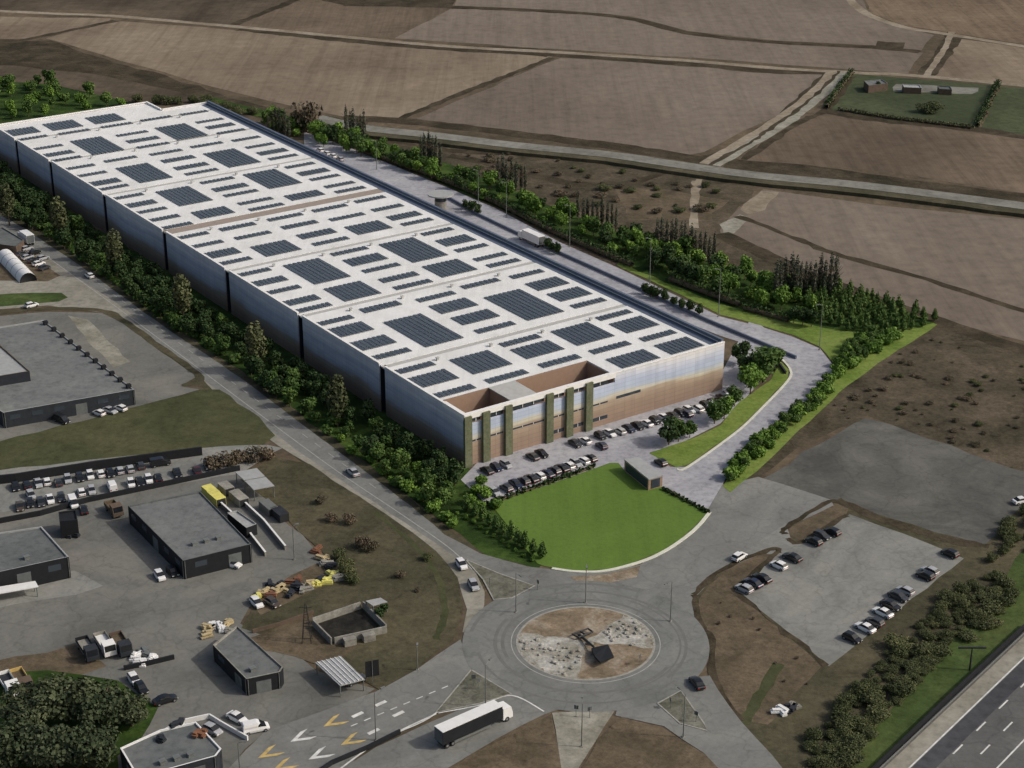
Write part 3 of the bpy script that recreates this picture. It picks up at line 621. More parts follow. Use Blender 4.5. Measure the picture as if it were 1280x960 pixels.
for ci, arrs in enumerate(ARR):
    v0, v1 = COLS[ci]; cnt = {}
    for u, du in arrs:
        if du < 2.3: u, du = u - .6, 2.9
        elif du < 4: u, du = u - .3, du + .8
        bay = max(i for i in range(8) if BAYS[i] <= u); cnt[bay] = cnt.get(bay, 0) + 1
        size = 'slim' if du < 3 else 'narrow' if du < 4.5 else 'mid-sized' if du < 8.5 else 'broad' if du < 13 else 'very large square'
        lab = '%s solar array, %s from front in %s column of %s roof bay' % (size, ORD[cnt[bay] - 1], CNAME[ci], BNAME[bay])
        off = DRIFT(u) + (0 if u > 2.5 or ci > 3 else 0)
        a0 = max(.8, v0 + off) if ci == 0 else v0 + off; wv = (v1 - v0) - (a0 - v0 - off)
        t = thing('solar_array', lab, 'solar array', W(u, a0, RZ + .004), WRZ, 'solar arrays on the warehouse roof')
        n = 8; p = wv / n; rw = p * .74
        for i in range(n): link('panel_row', pvrow(du, rw), t, ((i + .5) * p, 0, 0))
# small roof vents beside the arrays
vm = MB(); vm.box(-.3, .3, -.3, .3, 0, .7); vm.box(-.42, .42, -.42, .42, .7, .82); vmesh = vm.mesh('roof_vent', M['gutter'])
for bi in range(7):
    for v in (14.0, 30.0, 46.0, 61.6): link('roof_vent', vmesh, wh, (v + DRIFT(BAYS[bi + 1]), BAYS[bi + 1] - (4.0 if bi != 3 else 6), RZ + .003))
# gatehouse, dock road walls, round canopy in the yard
def local(px0, px1, px2, z=0):
    """frame from three roof corners: origin, x axis end, y axis end at height z"""
    o, a, b = G(*px0, z), G(*px1, z), G(*px2, z)
    x = (a - o); y = (b - o)
    ex = x.normalized(); ey = Vector((-ex.y, ex.x, 0)); 
    if y.dot(ey) < 0: pass
    return Vector((o.x, o.y, 0)), math.atan2(ex.y, ex.x), x.length, y.dot(ey)
# ------------------------------------------------------------------ vegetation
def leafmat(name, lo, mid, hi):
    q = NT(name); g = q.n('ShaderNodeNewGeometry'); oi = q.n('ShaderNodeObjectInfo')
    c = q.ramp(g.outputs['Random Per Island'], [(0, lo), (.5, mid), (1, hi)])
    t = q.ramp(oi.outputs['Random'], [(0, (.72, .76, .7, 1)), (.5, (1, 1, 1, 1)), (1, (1.3, 1.22, 1.2, 1))])
    q.done(q.mix(1, c, t, 'MULTIPLY'), .7, .15)
    return q.m
LEAF = {
 'green': leafmat('leaf_green', C(52, 74, 32), C(70, 94, 44), C(94, 116, 60)),
 'bright': leafmat('leaf_bright', C(66, 94, 34), C(86, 116, 46), C(114, 142, 64)),
 'dark': leafmat('leaf_dark', C(38, 54, 30), C(50, 68, 36), C(66, 86, 48)),
 'olive': leafmat('leaf_olive', C(56, 62, 40), C(72, 78, 51), C(90, 95, 66)),
 'twig': leafmat('twig_grey', C(58, 64, 54), C(74, 80, 66), C(92, 96, 82)),
 'grove': leafmat('leaf_grove', C(46, 56, 38), C(62, 72, 50), C(84, 92, 66)),
 'scrub': leafmat('leaf_scrub', C(60, 70, 42), C(78, 85, 54), C(100, 101, 70)),
 'brown': leafmat('twig_brown', C(74, 67, 53), C(92, 83, 68), C(110, 100, 83)),
}
M['bark'] = flat('bark', C(92, 80, 66), .95, var=.25, scale=3)
def crown_mesh(lobes, n, size, mat, seed, up=.3, thin=.0):
    rnd = random.Random(seed); m = MB(); vols = [a * b * c for _, (a, b, c) in lobes]; tot = sum(vols)
    for (c, r), v in zip(lobes, vols):
        for _ in range(max(6, int(n * v / tot))):
            d = Vector((rnd.gauss(0, 1), rnd.gauss(0, 1), rnd.gauss(0, 1))).normalized()
            k = rnd.uniform(.45, 1.08) ** .6
            p = Vector(c) + Vector((d.x * r[0], d.y * r[1], d.z * r[2])) * k
            nn = (d + Vector((rnd.gauss(0, .6), rnd.gauss(0, .6), rnd.gauss(0, .6) + up))).normalized()
            a = nn.orthogonal().normalized(); b = nn.cross(a); t = rnd.uniform(0, 6.28)
            a, b = a * math.cos(t) + b * math.sin(t), b * math.cos(t) - a * math.sin(t)
            s = size * rnd.uniform(.55, 1.25); e = s * rnd.uniform(.5, .9)
            m.add([p - a * s, p - b * e + nn * s * .15, p + a * s, p + b * e - nn * s * .15], [(0, 1, 2, 3)])
    return m.mesh('crown', mat)
def trunk_mesh(h, r, limbs, seed):
    rnd = random.Random(seed); m = MB(); m.cyl((0, 0, -.1), (rnd.uniform(-.1, .1), rnd.uniform(-.1, .1), h), r, r * .5, 7)
    for i in range(limbs):
        z = h * rnd.uniform(.55, .98); a = rnd.uniform(0, 6.28); L = h * rnd.uniform(.35, .6)
        m.cyl((0, 0, z), (math.cos(a) * L * .7, math.sin(a) * L * .7, z + L * .8), r * .4, r * .12, 5)
    return m.mesh('trunk', M['bark'])
def lobes_round(w, h, z0, k, seed):
    rnd = random.Random(seed); out = [((0, 0, z0 + h * .45), (w * .33, w * .33, h * .42))]
    for i in range(k):
        a = i * 6.28 / k + rnd.uniform(-.5, .5); q = w * rnd.uniform(.16, .3)
        r = w * rnd.uniform(.17, .27)
        out.append(((math.cos(a) * q, math.sin(a) * q, z0 + h * rnd.uniform(.2, .8)), (r, r, h * rnd.uniform(.18, .28))))
    return out
VAR = {}
def variant(kind):
    """each kind: list of (trunk mesh, crown mesh, nominal height)"""
    if kind in VAR: return VAR[kind]
    out = []; base = sum(map(ord, kind)) * 10
    for i in range(5):
        sd_ = base + i
        if kind in ('green', 'bright', 'dark'): out.append((trunk_mesh(3.0, .2, 5, sd_), crown_mesh(lobes_round(6.4, 6.2, 1.6, 8, sd_), 1050, .46, LEAF[kind], sd_), 8.0))
        elif kind == 'shrub': out.append((trunk_mesh(.9, .1, 5, sd_), crown_mesh(lobes_round(4.4, 2.9, .1, 6, sd_), 520, .38, LEAF['green'], sd_), 3.0))
        elif kind == 'shrub_bright': out.append((trunk_mesh(.9, .1, 5, sd_), crown_mesh(lobes_round(4.4, 2.9, .1, 6, sd_), 520, .38, LEAF['bright'], sd_), 3.0))
        elif kind == 'thicket': out.append((trunk_mesh(1.2, .1, 6, sd_), crown_mesh(lobes_round(5.6, 3.4, .1, 8, sd_), 1700, .2, LEAF['scrub'], sd_), 3.5))
        elif kind == 'brownbush': out.append((trunk_mesh(.8, .06, 7, sd_), crown_mesh(lobes_round(3.6, 2.0, .05, 6, sd_), 520, .18, LEAF['brown'], sd_), 2.0))
        elif kind == 'tall': out.append((trunk_mesh(5.0, .22, 6, sd_), crown_mesh([((0, 0, 6.5), (2.0, 2.0, 4.6)), ((.7, .3, 8), (1.5, 1.5, 3)), ((-.6, -.4, 5), (1.7, 1.7, 2.6)), ((.2, -.8, 6.2), (1.5, 1.5, 3))], 900, .38, LEAF['olive'], sd_), 11.0))
        elif kind == 'cone': out.append((trunk_mesh(2.0, .12, 2, sd_), crown_mesh([((0, 0, 1.5), (1.1, 1.1, 1.1)), ((.1, 0, 2.6), (.8, .8, 1.1)), ((0, .1, 3.6), (.45, .45, 1.0))], 420, .28, LEAF['green'], sd_), 4.6))
        elif kind == 'poplar': out.append((trunk_mesh(7.0, .2, 9, sd_), crown_mesh([((0, 0, 6), (.75, .75, 5.4)), ((.15, .1, 9.3), (.4, .4, 2.8)), ((-.1, 0, 3.2), (.8, .8, 2.8))], 560, .28, LEAF['twig'], sd_, .1), 12.0))
        elif kind == 'cedar': out.append((trunk_mesh(6.0, .4, 8, sd_), crown_mesh(lobes_round(11.0, 7.5, 1.5, 12, sd_), 3600, .42, LEAF['grove'], sd_), 9.0))
    VAR[kind] = out
    return out
NAMES = {'green': 'leafy_tree', 'bright': 'leafy_tree', 'dark': 'leafy_tree', 'shrub': 'shrub', 'shrub_bright': 'shrub', 'thicket': 'thicket_bush', 'brownbush': 'dry_bush', 'tall': 'tall_tree', 'cone': 'young_tree', 'poplar': 'poplar_tree', 'cedar': 'cedar_tree'}
def plant(kind, p, h, label, group, cat=None, wide=1.0):
    tr, cr, nh = random.choice(variant(kind)); s = h / nh
    nm = NAMES[kind]; cat = cat or ('bush' if 'bush' in nm else 'shrub' if 'shrub' in nm else 'tree')
    t = thing(nm, label, cat, (p.x, p.y, .08), random.uniform(0, 6.28), group); t.scale = (s * wide, s * wide, s)
    link('trunk', tr, t); link('crown', cr, t)
    return t
def inside(p, poly):
    r = False; n = len(poly)
    for i in range(n):
        a, b = poly[i], poly[(i + 1) % n]
        if (a.y > p.y) != (b.y > p.y) and p.x < (b.x - a.x) * (p.y - a.y) / (b.y - a.y) + a.x: r = not r
    return r
def scatter(px, n, dmin, seed, world=False):
    rnd = random.Random(seed); poly = px if world else [G(*p) for p in px]
    x0, x1 = min(p.x for p in poly), max(p.x for p in poly); y0, y1 = min(p.y for p in poly), max(p.y for p in poly)
    out = []
    for _ in range(n * 60):
        p = Vector((rnd.uniform(x0, x1), rnd.uniform(y0, y1), 0))
        if inside(p, poly) and all((p - q).length > dmin for q in out):
            out.append(p)
            if len(out) >= n: break
    return out
def hm(px, base):
    """height in metres of something px pixels tall standing at a ground point"""
    fw = base.y * cP + CAM_H * sP
    return px * fw / F_PX / cP * 1.0
def bay_of(p):
    u = (p - WLOC).dot(UD)
    return max([i for i in range(8) if BAYS[i] <= max(0, min(u, 310))]), u
# belt between the west road and the long left wall
BELT = [W(u, v) for u, v in ((-6, -3.5), (60, -6), (150, -6.5), (260, -6), (335, -5))] + [G(*p) for p in ((-30, 238), (20, 275), (100, 325), (200, 399), (300, 465), (400, 539), (500, 614), (540, 640), (562, 640), (572, 600))]
for i, p in enumerate(scatter(BELT, 190, 2.6, 11, True)):
    b, u = bay_of(p); v = (p - WLOC).dot(VD)
    near = u < 40
    k = random.random()
    if (v > -11 or u > 60) and k < .75: kind, h = 'dark', random.uniform(4.5, 7)  # darker leaves where the warehouse shadow falls, deepening it by colour
    elif near and k < .65: kind, h = random.choice(('bright', 'green', 'green')), random.uniform(3.2, 5.2)
    elif k < .85: kind, h = 'green', random.uniform(4.0, 6.5)
    elif k < .9: kind, h = 'dark', random.uniform(4.0, 6.5)
    else: kind, h = 'shrub', random.uniform(2.2, 3.8)
    nm = {'dark': 'dark green tree', 'bright': 'bright green tree', 'green': 'mid-green bushy tree', 'shrub': 'low green shrub'}[kind]
    plant(kind, p, h, '%s in roadside belt beside the %s bay of warehouse' % (nm, BNAME[b]), '%ss of the roadside belt by the %s bay' % (nm, BNAME[b]))
edge = catmull([G(*p) for p in ((-20, 247), (30, 282), (100, 328), (200, 402), (300, 468), (400, 542), (500, 617), (560, 660))])
edge = ragged(edge, 4.2, 0, False)
for i, p in enumerate(edge):
    b, u = bay_of(p); q = p + Vector((random.uniform(.8, 2.6), random.uniform(-.5, 1.5), 0))
    plant('shrub' if u > 30 else 'shrub_bright', q, random.uniform(1.5, 3.0), 'small shrub at the edge of the west road opposite %s warehouse bay' % BNAME[b], 'edge shrubs by the %s bay' % BNAME[b])
for i, (x, y, px) in enumerate(((12, 282, 50), (76, 300, 52), (146, 345, 55), (230, 404, 60), (322, 466, 62), (422, 533, 64))):
    b = G(x, y); plant('tall', b, hm(px, b), 'tall pale olive tree, %s from the left along the west road belt' % ORD[i], 'tall trees of the west belt')
for i in range(11):
    a = i / 10; b = G(584 + 92 * a, 640 + 58 * a) + Vector((random.uniform(-.4, .4), random.uniform(-.4, .4), 0))
    plant('cone', b, random.uniform(3.4, 4.8), 'small conical tree, %s from warehouse end of lawn-edge row' % ORD[i], 'row of small trees along the lawn')
    plant('shrub_bright', b + Vector((-2.0, -1.2, 0)), random.uniform(.6, 1.0), 'low bright shrub beside the %s tree of lawn-edge row' % ORD[i], 'low shrubs along the lawn')
# planted belt on the far side
def slice_label(p):
    u = (p - WLOC).dot(UD)
    return ('beside the road bend', 'opposite the nearest roof bays', 'opposite the middle roof bays', 'opposite the white lorry', 'opposite the far roof bays', 'by the far warehouse corner')[0 if u < 5 else 1 if u < 75 else 2 if u < 140 else 3 if u < 180 else 4 if u < 270 else 5]
FAR = [(330, 152), (440, 178), (560, 215), (640, 246), (700, 268), (800, 306), (900, 340), (1000, 372), (1030, 395), (1000, 402), (900, 374), (800, 332), (700, 290), (640, 262), (560, 232), (440, 195), (330, 160)]
for i, p in enumerate(scatter(FAR, 120, 3.6, 21)):
    k = random.random(); kind = 'bright' if k < .42 else 'green' if k < .75 else 'dark' if k < .86 else 'shrub_bright'
    h = random.uniform(4.5, 8.0) if kind != 'shrub_bright' else random.uniform(2.5, 3.5)
    nm = {'dark': 'dark leafy tree', 'bright': 'bright leafy tree', 'green': 'mid-green leafy tree', 'shrub_bright': 'low bright shrub'}[kind]
    plant(kind, p, h, '%s in planted belt behind dock road %s' % (nm, slice_label(p)), '%ss of the planted belt %s' % (nm, slice_label(p)))
def hedge(px, wd, h, label, mat='dark', seed=1):
    pts = ragged(catmull([G(*p) for p in px]), 1.2, 0, False); t = thing('hedge', label, 'hedge', pts[0])
    rnd = random.Random(seed); m = MB(); o = pts[0]
    for p in pts:
        for _ in range(26):
            d = Vector((rnd.gauss(0, .5), rnd.gauss(0, .5), 0)); z = h * rnd.random() ** .6; k = wd * (.55 if z < h * .8 else .4)
            q = p - o + Vector((rnd.uniform(-k, k), rnd.uniform(-k, k), z)); nn = Vector((rnd.gauss(0, 1), rnd.gauss(0, 1), rnd.gauss(.6, .8))).normalized()
            a = nn.orthogonal().normalized(); b = nn.cross(a); s = rnd.uniform(.25, .5)
            m.add([q - a * s, q - b * s * .7, q + a * s, q + b * s * .7], [(0, 1, 2, 3)])
    m.build('foliage', LEAF[mat], t)
    core = MB()
    for i, p in enumerate(pts[:-1]): core.cyl(p - o + Vector((0, 0, h * .3)), pts[i + 1] - o + Vector((0, 0, h * .3)), h * .28, n=6, cap=False)
    core.build('stem', M['bark'], t)
hedge([(450, 190), (540, 222), (620, 256), (700, 296), (790, 334)], 2.6, 2.8, 'long dark hedge between the dock road and the planted belt')
hedge([(838, 352), (880, 368), (925, 384)], 2.6, 3.2, 'dark clipped hedge behind the lamp post near the road bend', seed=2)
hedge([(930, 388), (960, 396), (985, 403)], 2.4, 2.6, 'short dark hedge just left of the dark round trees', seed=3)
for i, (x, y) in enumerate(((992, 404), (1003, 407), (1014, 409))):
    plant('dark', G(x, y), 5.2, 'dark round tree, %s of three by the road bend lawn' % ORD[i], 'dark trees by the bend')
for i, p in enumerate(scatter([(985, 368), (1030, 357), (1172, 400), (1150, 412), (1090, 420), (1030, 408)], 95, 2.6, 31)):
    plant('cone', p, random.uniform(3.4, 5.0), 'young conical tree in the dense rows at the far plot corner', 'young trees in rows at the plot corner')
for i, p in enumerate(scatter([(1085, 418), (1130, 418), (1075, 455), (1035, 482), (1028, 505), (970, 552), (925, 596), (908, 606), (920, 574), (998, 512), (1042, 470), (1052, 440)], 125, 1.35, 41)):
    plant('shrub_bright' if random.random() < .5 else 'green', p, random.uniform(1.6, 3.4), 'leafy bush on grass bank between curving road and %s' % ('dry waste ground' if p.y > G(1000, 560).y else 'dark lot'), 'bank bushes by the %s' % ('waste ground' if p.y > G(1000, 560).y else 'lot'), 'bush')
# trees on the wedge of lawn by the front car park
for i, (x, y, h, k, lab) in enumerate(((836, 556, 5.5, 'dark', 'dark round tree at the gatehouse tip of the wedge lawn'), (848, 552, 5.0, 'green', 'second round tree from the gatehouse on wedge lawn'), (862, 547, 3.6, 'green', 'small round tree behind the dark pair on wedge lawn'),
        (893, 530, 5.0, 'green', 'spreading mid-green tree halfway along the wedge lawn'), (905, 524, 5.2, 'bright', 'bright spreading tree halfway along the wedge lawn'), (918, 508, 4.2, 'green', 'smaller tree beside the bright one on wedge lawn'),
        (938, 492, 6.4, 'bright', 'bright tree before the warehouse corner beside car park end'), (950, 478, 7.5, 'green', 'tallest green tree beside the warehouse right corner'), (962, 468, 6.5, 'green', 'green tree at the wide end of wedge lawn'),
        (932, 472, 5.0, 'dark', 'dark tree tight against the warehouse right corner'), (968, 456, 4.5, 'green', 'outermost tree of wedge lawn near the road bend'), (925, 455, 5.0, 'dark', 'dark slim tree behind the warehouse right corner'))):
    plant(k, G(x, y), h * 1.25, lab, 'trees of the wedge lawn', None, 1.15)
for i, (x, y) in enumerate(sorted(((600, 640), (606, 622), (620, 636), (595, 618), (588, 630), (602, 606)))):
    plant('shrub_bright', G(x, y), 2.6, 'bright shrub at the left end of front car park, %s from left' % ORD[i], 'shrubs at the car park end')
for i, (x, y) in enumerate(((582, 262), (590, 266), (597, 269), (684, 312), (690, 315), (697, 318), (806, 368), (813, 372), (820, 374), (830, 377), (842, 383), (852, 387), (862, 391), (874, 395))):
    plant('dark', G(x, y), random.uniform(3.2, 4.4), 'dark small tree on dock road kerb, %s from the far end' % ORD[i], 'kerb trees of the dock road')
# bare poplar clumps
for ci, (x0, y0, x1, y1, n, px, where) in enumerate(((336, 166, 362, 172, 6, 36, 'left of the brown tree'), (434, 172, 456, 178, 6, 42, 'by the raised road start'), (527, 206, 550, 212, 6, 42, 'by the round canopy'), (622, 232, 656, 240, 7, 42, 'behind the long hedge'),
        (722, 276, 770, 288, 9, 42, 'beside the red soil patch'), (820, 312, 892, 330, 13, 46, 'at the foot of the pale track'), (968, 378, 1042, 366, 13, 58, 'between field and young trees'))):
    for i in range(n):
        a = (i + random.uniform(-.2, .2)) / (n - 1); b = G(x0 + (x1 - x0) * a, y0 + (y1 - y0) * a + random.uniform(-3, 3))
        plant('poplar', b, hm(px, b) * (random.uniform(.72, 1.0)), 'bare grey poplar, %s from left in clump %s' % (ORD[i], where), 'bare poplars %s' % where)
plant('brownbush', G(382, 166), hm(40, G(382, 166)), 'round brown leafless tree right of the farthest poplar clump', None, 'tree', .6)
plant('dark', G(1098, 113), 4, 'dark tree beside the farm shed in the green plot', None); plant('thicket', G(1163, 140), 4, 'dark isolated bush in the middle of the green plot', None, wide=1.8)
# back left corner
for i, p in enumerate(scatter([(-40, 100), (60, 108), (150, 128), (172, 131), (90, 142), (0, 152), (-40, 156)], 42, 4.5, 51)):
    k = random.choice(('bright', 'green', 'green', 'shrub_bright')); plant(k, p, random.uniform(4, 8) if k != 'shrub_bright' else 3.2, 'green %s in wood behind the far left warehouse end' % ('shrub' if k == 'shrub_bright' else 'tree'), '%s of the wood behind the warehouse' % ('shrubs' if k == 'shrub_bright' else 'trees'))
for i, p in enumerate(scatter([(150, 128), (190, 127), (205, 134), (255, 126), (330, 146), (300, 146), (262, 134), (240, 130)], 12, 4, 52)):
    plant('thicket', p, 3.6, 'olive thicket bush along the back edge of warehouse', 'thicket bushes behind the warehouse')
# thickets and dry bushes on the right
for i, p in enumerate(scatter([(1010, 930), (1060, 875), (1100, 830), (1130, 800), (1190, 745), (1250, 715), (1275, 740), (1240, 782), (1190, 810), (1140, 860), (1095, 905), (1060, 960), (1000, 975)], 120, 1.7, 61)):
    plant('thicket', p, random.choice((1.0, 1.3, 1.7, 2.4)), 'olive thicket bush on the slope between car park and highway', 'thicket bushes on the highway slope', 'bush', random.uniform(1.1, 1.7))
for i, p in enumerate(scatter([(1262, 640), (1300, 600), (1340, 640), (1275, 720), (1235, 700), (1246, 676)], 18, 2.2, 62)):
    plant('thicket', p, random.uniform(1.8, 3.0), 'low olive bush on slope right of the dark lot', 'low bushes right of the dark lot')
for i, p in enumerate(scatter([(1170, 415), (1270, 445), (1330, 470), (1330, 590), (1250, 575), (1085, 518), (1010, 555), (1000, 545), (1060, 488), (1110, 450)], 80, 1.4, 63)):
    plant('brownbush' if random.random() < .7 else 'thicket', p, random.uniform(.4, 1.0) ** 1.3 * 1.1, 'dry brown bush on the waste ground beyond the dark lot', 'dry bushes of the waste ground', None, random.uniform(1.3, 2.2))
for i, p in enumerate(scatter([(890, 735), (915, 745), (1030, 838), (990, 880), (930, 890), (900, 840)], 9, 3.0, 64)):
    plant('brownbush', p, random.uniform(.3, .6), 'tiny dry bush on red soil beside the roundabout exit', 'tiny bushes beside the roundabout')
for i, p in enumerate(scatter([(620, 188), (700, 200), (900, 235), (890, 270), (760, 265), (680, 240), (560, 200)], 45, 5, 65)):
    plant('brownbush' if random.random() < .6 else 'thicket', p, random.uniform(.8, 2.0), 'brown bush on scrubland below the raised road', 'brown bushes below the raised road', None, random.uniform(1.2, 2.2))
# west verge loop and yards
for i, (x, y, h, k) in enumerate(sorted(((400, 630, 1.8, 'brownbush'), (414, 652, 2.0, 'brownbush'), (438, 655, 2.2, 'brownbush'), (460, 688, 2.8, 'brownbush'), (452, 684, 2.4, 'brownbush'), (425, 700, 2.4, 'thicket'), (432, 716, 3.0, 'thicket'), (440, 728, 2.6, 'thicket'), (500, 722, 1.6, 'brownbush'), (522, 740, 1.0, 'brownbush'), (475, 775, 2.6, 'dark'), (480, 768, 2.4, 'dark'), (535, 700, 1.8, 'thicket')))):
    plant(k, G(x, y), h, '%s bush of the west verge loop, %s bush from left there' % ('leafy' if k != 'brownbush' else 'brown', ORD[i]), 'bushes of the west verge loop', 'bush')
for i, (x, y) in enumerate(((268, 585), (285, 582), (300, 578), (318, 576), (332, 574))):
    plant('brownbush', G(x, y), 3.4, 'bare grey-brown bush, %s from the car row end' % ORD[i], 'bare bushes at the car yard end')
for i, (x, y, h) in enumerate(((40, 912, 11), (85, 900, 12), (130, 908, 11), (165, 908, 8), (20, 958, 11), (70, 962, 11), (118, 958, 10))):
    plant('cedar', G(x, y), h * .72, 'broad dark tree of the bottom left grove, %s from left' % ORD[sorted([40, 85, 130, 165, 20, 70, 118]).index(x)], 'dark trees of the bottom left grove', None, 1.15)
# ------------------------------------------------------------------ other buildings and walls
M['roof_grey'] = soil('flat_roof_grey', C(112, 115, 114), C(100, 103, 103), C(124, 126, 123), .08, .6, bump=.03, contrast=.8)
M['roof_grey2'] = soil('flat_roof_mid', C(100, 104, 104), C(90, 94, 94), C(112, 115, 112), .07, .6, bump=.03, contrast=.8)
M['roof_pale'] = flat('metal_roof', C(158, 160, 158), .6, var=.12)
M['wall_dark'] = flat('dark_cladding_shade', C(44, 48, 54), .7, var=.2)  # dark colour; on the hall walls it stands in for shade
M['wall_black'] = flat('black_cladding_shade', C(30, 32, 36), .7, var=.2)  # near-black; on halls and trailer it paints in their shaded sides
M['wall_brown'] = flat('brown_cladding', C(96, 82, 70), .8, var=.2)
M['concrete'] = soil('weathered_concrete', C(140, 138, 130), C(112, 110, 103), C(162, 160, 152), .3, 1.5, bump=.05, contrast=.9)
M['pit'] = soil('pit_earth', C(44, 43, 40), C(34, 33, 31), C(58, 56, 50), .3, 1, bump=.2)
M['steel'] = flat('dark_steel', C(52, 54, 56), .5, .4, .3)
M['galv'] = flat('galvanised_steel', C(122, 125, 122), .45, .4, .3)
M['white_paint'] = flat('white_paint', C(225, 225, 222), .5, .4, var=.05)
def slab(name, px, z, t, mat, par, o, over=0.0, wall=None):
    pts = [G(x, y, z) for x, y in px]; c = sum(pts, Vector()) / len(pts)
    pp = [p + (p - c).normalized() * over for p in pts]
    m = MB(); m.prism([(p.x - o.x, p.y - o.y) for p in pp], z - t, z); return m.build(name, mat, par)
def building(name, label, cat, px, h, wall, roof, parapet=None, bands=True, rim=.35, vents=0):
    pts = [G(x, y, h) for x, y in px]; c = sum(pts, Vector()) / len(pts); o = Vector((c.x, c.y, 0))
    area = sum(pts[i].x * pts[(i + 1) % len(pts)].y - pts[(i + 1) % len(pts)].x * pts[i].y for i in range(len(pts)))
    if area < 0: pts = pts[::-1]
    t = thing(name, label, cat, o); n = len(pts)
    L = [Vector((p.x - o.x, p.y - o.y, 0)) for p in pts]; ins = [Vector((p.x, p.y, 0)) * (1 - rim / max(3, Vector((p.x, p.y, 0)).length)) for p in L]
    m = MB(); m.add([(p.x, p.y, 0) for p in L] + [(p.x, p.y, h) for p in L], [(i, (i + 1) % n, n + (i + 1) % n, n + i) for i in range(n)]); m.build('wall', wall, t)
    m = MB(); m.add([(p.x, p.y, h - .3) for p in ins], [tuple(range(n))]); m.build('roof', roof, t)
    m = MB(); vs = [(p.x, p.y, h + .03) for p in L] + [(p.x, p.y, h + .03) for p in ins] + [(p.x, p.y, h - .32) for p in ins] + [(p.x, p.y, h - .1) for p in L]
    m.add(vs, [(i, (i + 1) % n, n + (i + 1) % n, n + i) for i in range(n)] + [(n + i, n + (i + 1) % n, 2 * n + (i + 1) % n, 2 * n + i) for i in range(n)])
    m.build('parapet', parapet or roof, t)
    if bands:                                       # window strips and a door on the two faces turned to the road
        for i in range(n):
            a, b = L[i], L[(i + 1) % n]; d = b - a; Ln = d.length; d.normalize(); nn = Vector((d.y, -d.x, 0))
            if nn.y > .2 or Ln < 5: continue
            rz = math.atan2(d.y, d.x)
            k = max(1, int(Ln / 5))
            for j in range(k):
                x = Ln * (j + .5) / k; p = a + d * x + nn * .03
                m = MB()
                if j == k // 2: m.box(-1.4, 1.4, -.02, .02, 0, h * .72); m.build('door', M['roof_grey2'], t, p, rz)
                else: m.box(-1.3, 1.3, -.02, .02, h * .5, h * .78); m.build('window', M['glass'], t, p, rz)
            for x in (.25, Ln - .25):
                p = a + d * x + nn * .09; m = MB(); m.cyl((0, 0, 0), (0, 0, h - .15), .08, n=6); m.build('downpipe', M['galv'], t, (p.x, p.y, 0))
    for j in range(vents):
        a = L[0].lerp(L[1], .2 + .6 * j / max(1, vents - 1)) * .6
        m = MB(); m.box(-.5, .5, -.4, .4, 0, .7); m.box(-.6, .6, -.5, .5, .7, .8); m.build('roof_vent', M['galv'], t, (a.x, a.y, h - .3), .6)
    return t, o, L
B1, o1, L1 = building('workshop_hall', 'large flat-roofed grey hall with dark shaded walls between meadow and side road', 'industrial hall', [(54, 400), (168, 487), (4, 516), (-60, 470), (-60, 418)], 4.2, M['wall_dark'], M['roof_grey'], M['roof_pale'])
for i in range(11):
    p = G(54 + 114 * (i + .5) / 11 - 2, 400 + 87 * (i + .5) / 11 + .5, 4.2) - o1
    m = MB(); m.box(-.55, .55, -.55, .55, -.3, .75); m.build('roof_vent', M['wall_black'], B1, (p.x, p.y, 4.2), .6)
building('raised_roof_block', 'pale block standing on the roof of the large grey hall', 'rooftop block', [(-60, 410), (0, 431), (37, 464), (-60, 480)], 6.6, M['wall_dark'], M['roof_pale'], M['red_soil'], False)
building('workshop_hall', 'grey flat-roofed hall in the middle of the vehicle yard', 'industrial hall', [(160, 632), (250, 614), (314, 680), (229, 701)], 4.4, M['wall_black'], M['roof_grey'], M['roof_grey2'], vents=3)
building('workshop_hall', 'dark grey hall cut by the left picture edge beside the vehicle yard', 'industrial hall', [(-70, 676), (52, 658), (86, 696), (-70, 730)], 5.0, M['wall_black'], M['roof_grey2'], M['roof_pale'], vents=2)
building('chimney_block', 'small black tower block behind the left-edge hall', 'tower', [(73, 640), (95, 637), (97, 650), (75, 652)], 4.2, M['wall_black'], M['wall_black'], None, False)
building('workshop', 'small dark-roofed workshop with pale parapet near the roundabout arm', 'workshop', [(266, 806), (296, 782), (354, 834), (350, 840), (308, 849)], 3.6, M['wall_black'], M['roof_grey2'], M['concrete'], vents=1)
building('office_block', 'flat-roofed office with white parapet at the bottom edge beside the road', 'office', [(150, 935), (200, 912), (245, 902), (277, 936), (270, 945), (172, 972)], 4.0, M['wall_dark'], M['roof_grey2'], M['white_paint'], vents=3)
# canopy of the left-edge hall, covered yard sheds
def canopy(name, label, cat, px, z, mat, posts=True, t=.18, ribs=0):
    pts = [G(x, y, z) for x, y in px]; c = sum(pts, Vector()) / 4; o = Vector((c.x, c.y, 0)); th = thing(name, label, cat, o)
    m = MB(); m.prism([(p.x - o.x, p.y - o.y) for p in pts], z - t, z); m.build('roof', mat, th)
    for i, p in enumerate(pts):
        q = (p - o) * .94; m = MB(); m.cyl((q.x, q.y, 0), (q.x, q.y, z - t - .002), .12, n=6); m.build('post', M['galv'], th)
    for i in range(ribs):
        a = pts[0].lerp(pts[1], (i + .5) / ribs) - o; b = pts[3].lerp(pts[2], (i + .5) / ribs) - o
        m = MB(); m.cyl((a.x, a.y, z + .06), (b.x, b.y, z + .06), .1, n=6); m.build('roof_rib', M['white_paint'], th)
    return th
canopy('entrance_canopy', 'white canopy along the foot of the left-edge hall', 'canopy', [(-30, 738), (44, 726), (48, 733), (-30, 747)], 2.4, M['white_paint'])
canopy('carport', 'pale grey carport with a car parked below beside the road arm', 'carport', [(394, 828), (426, 820), (456, 849), (425, 857)], 2.7, M['roof_pale'], ribs=6)
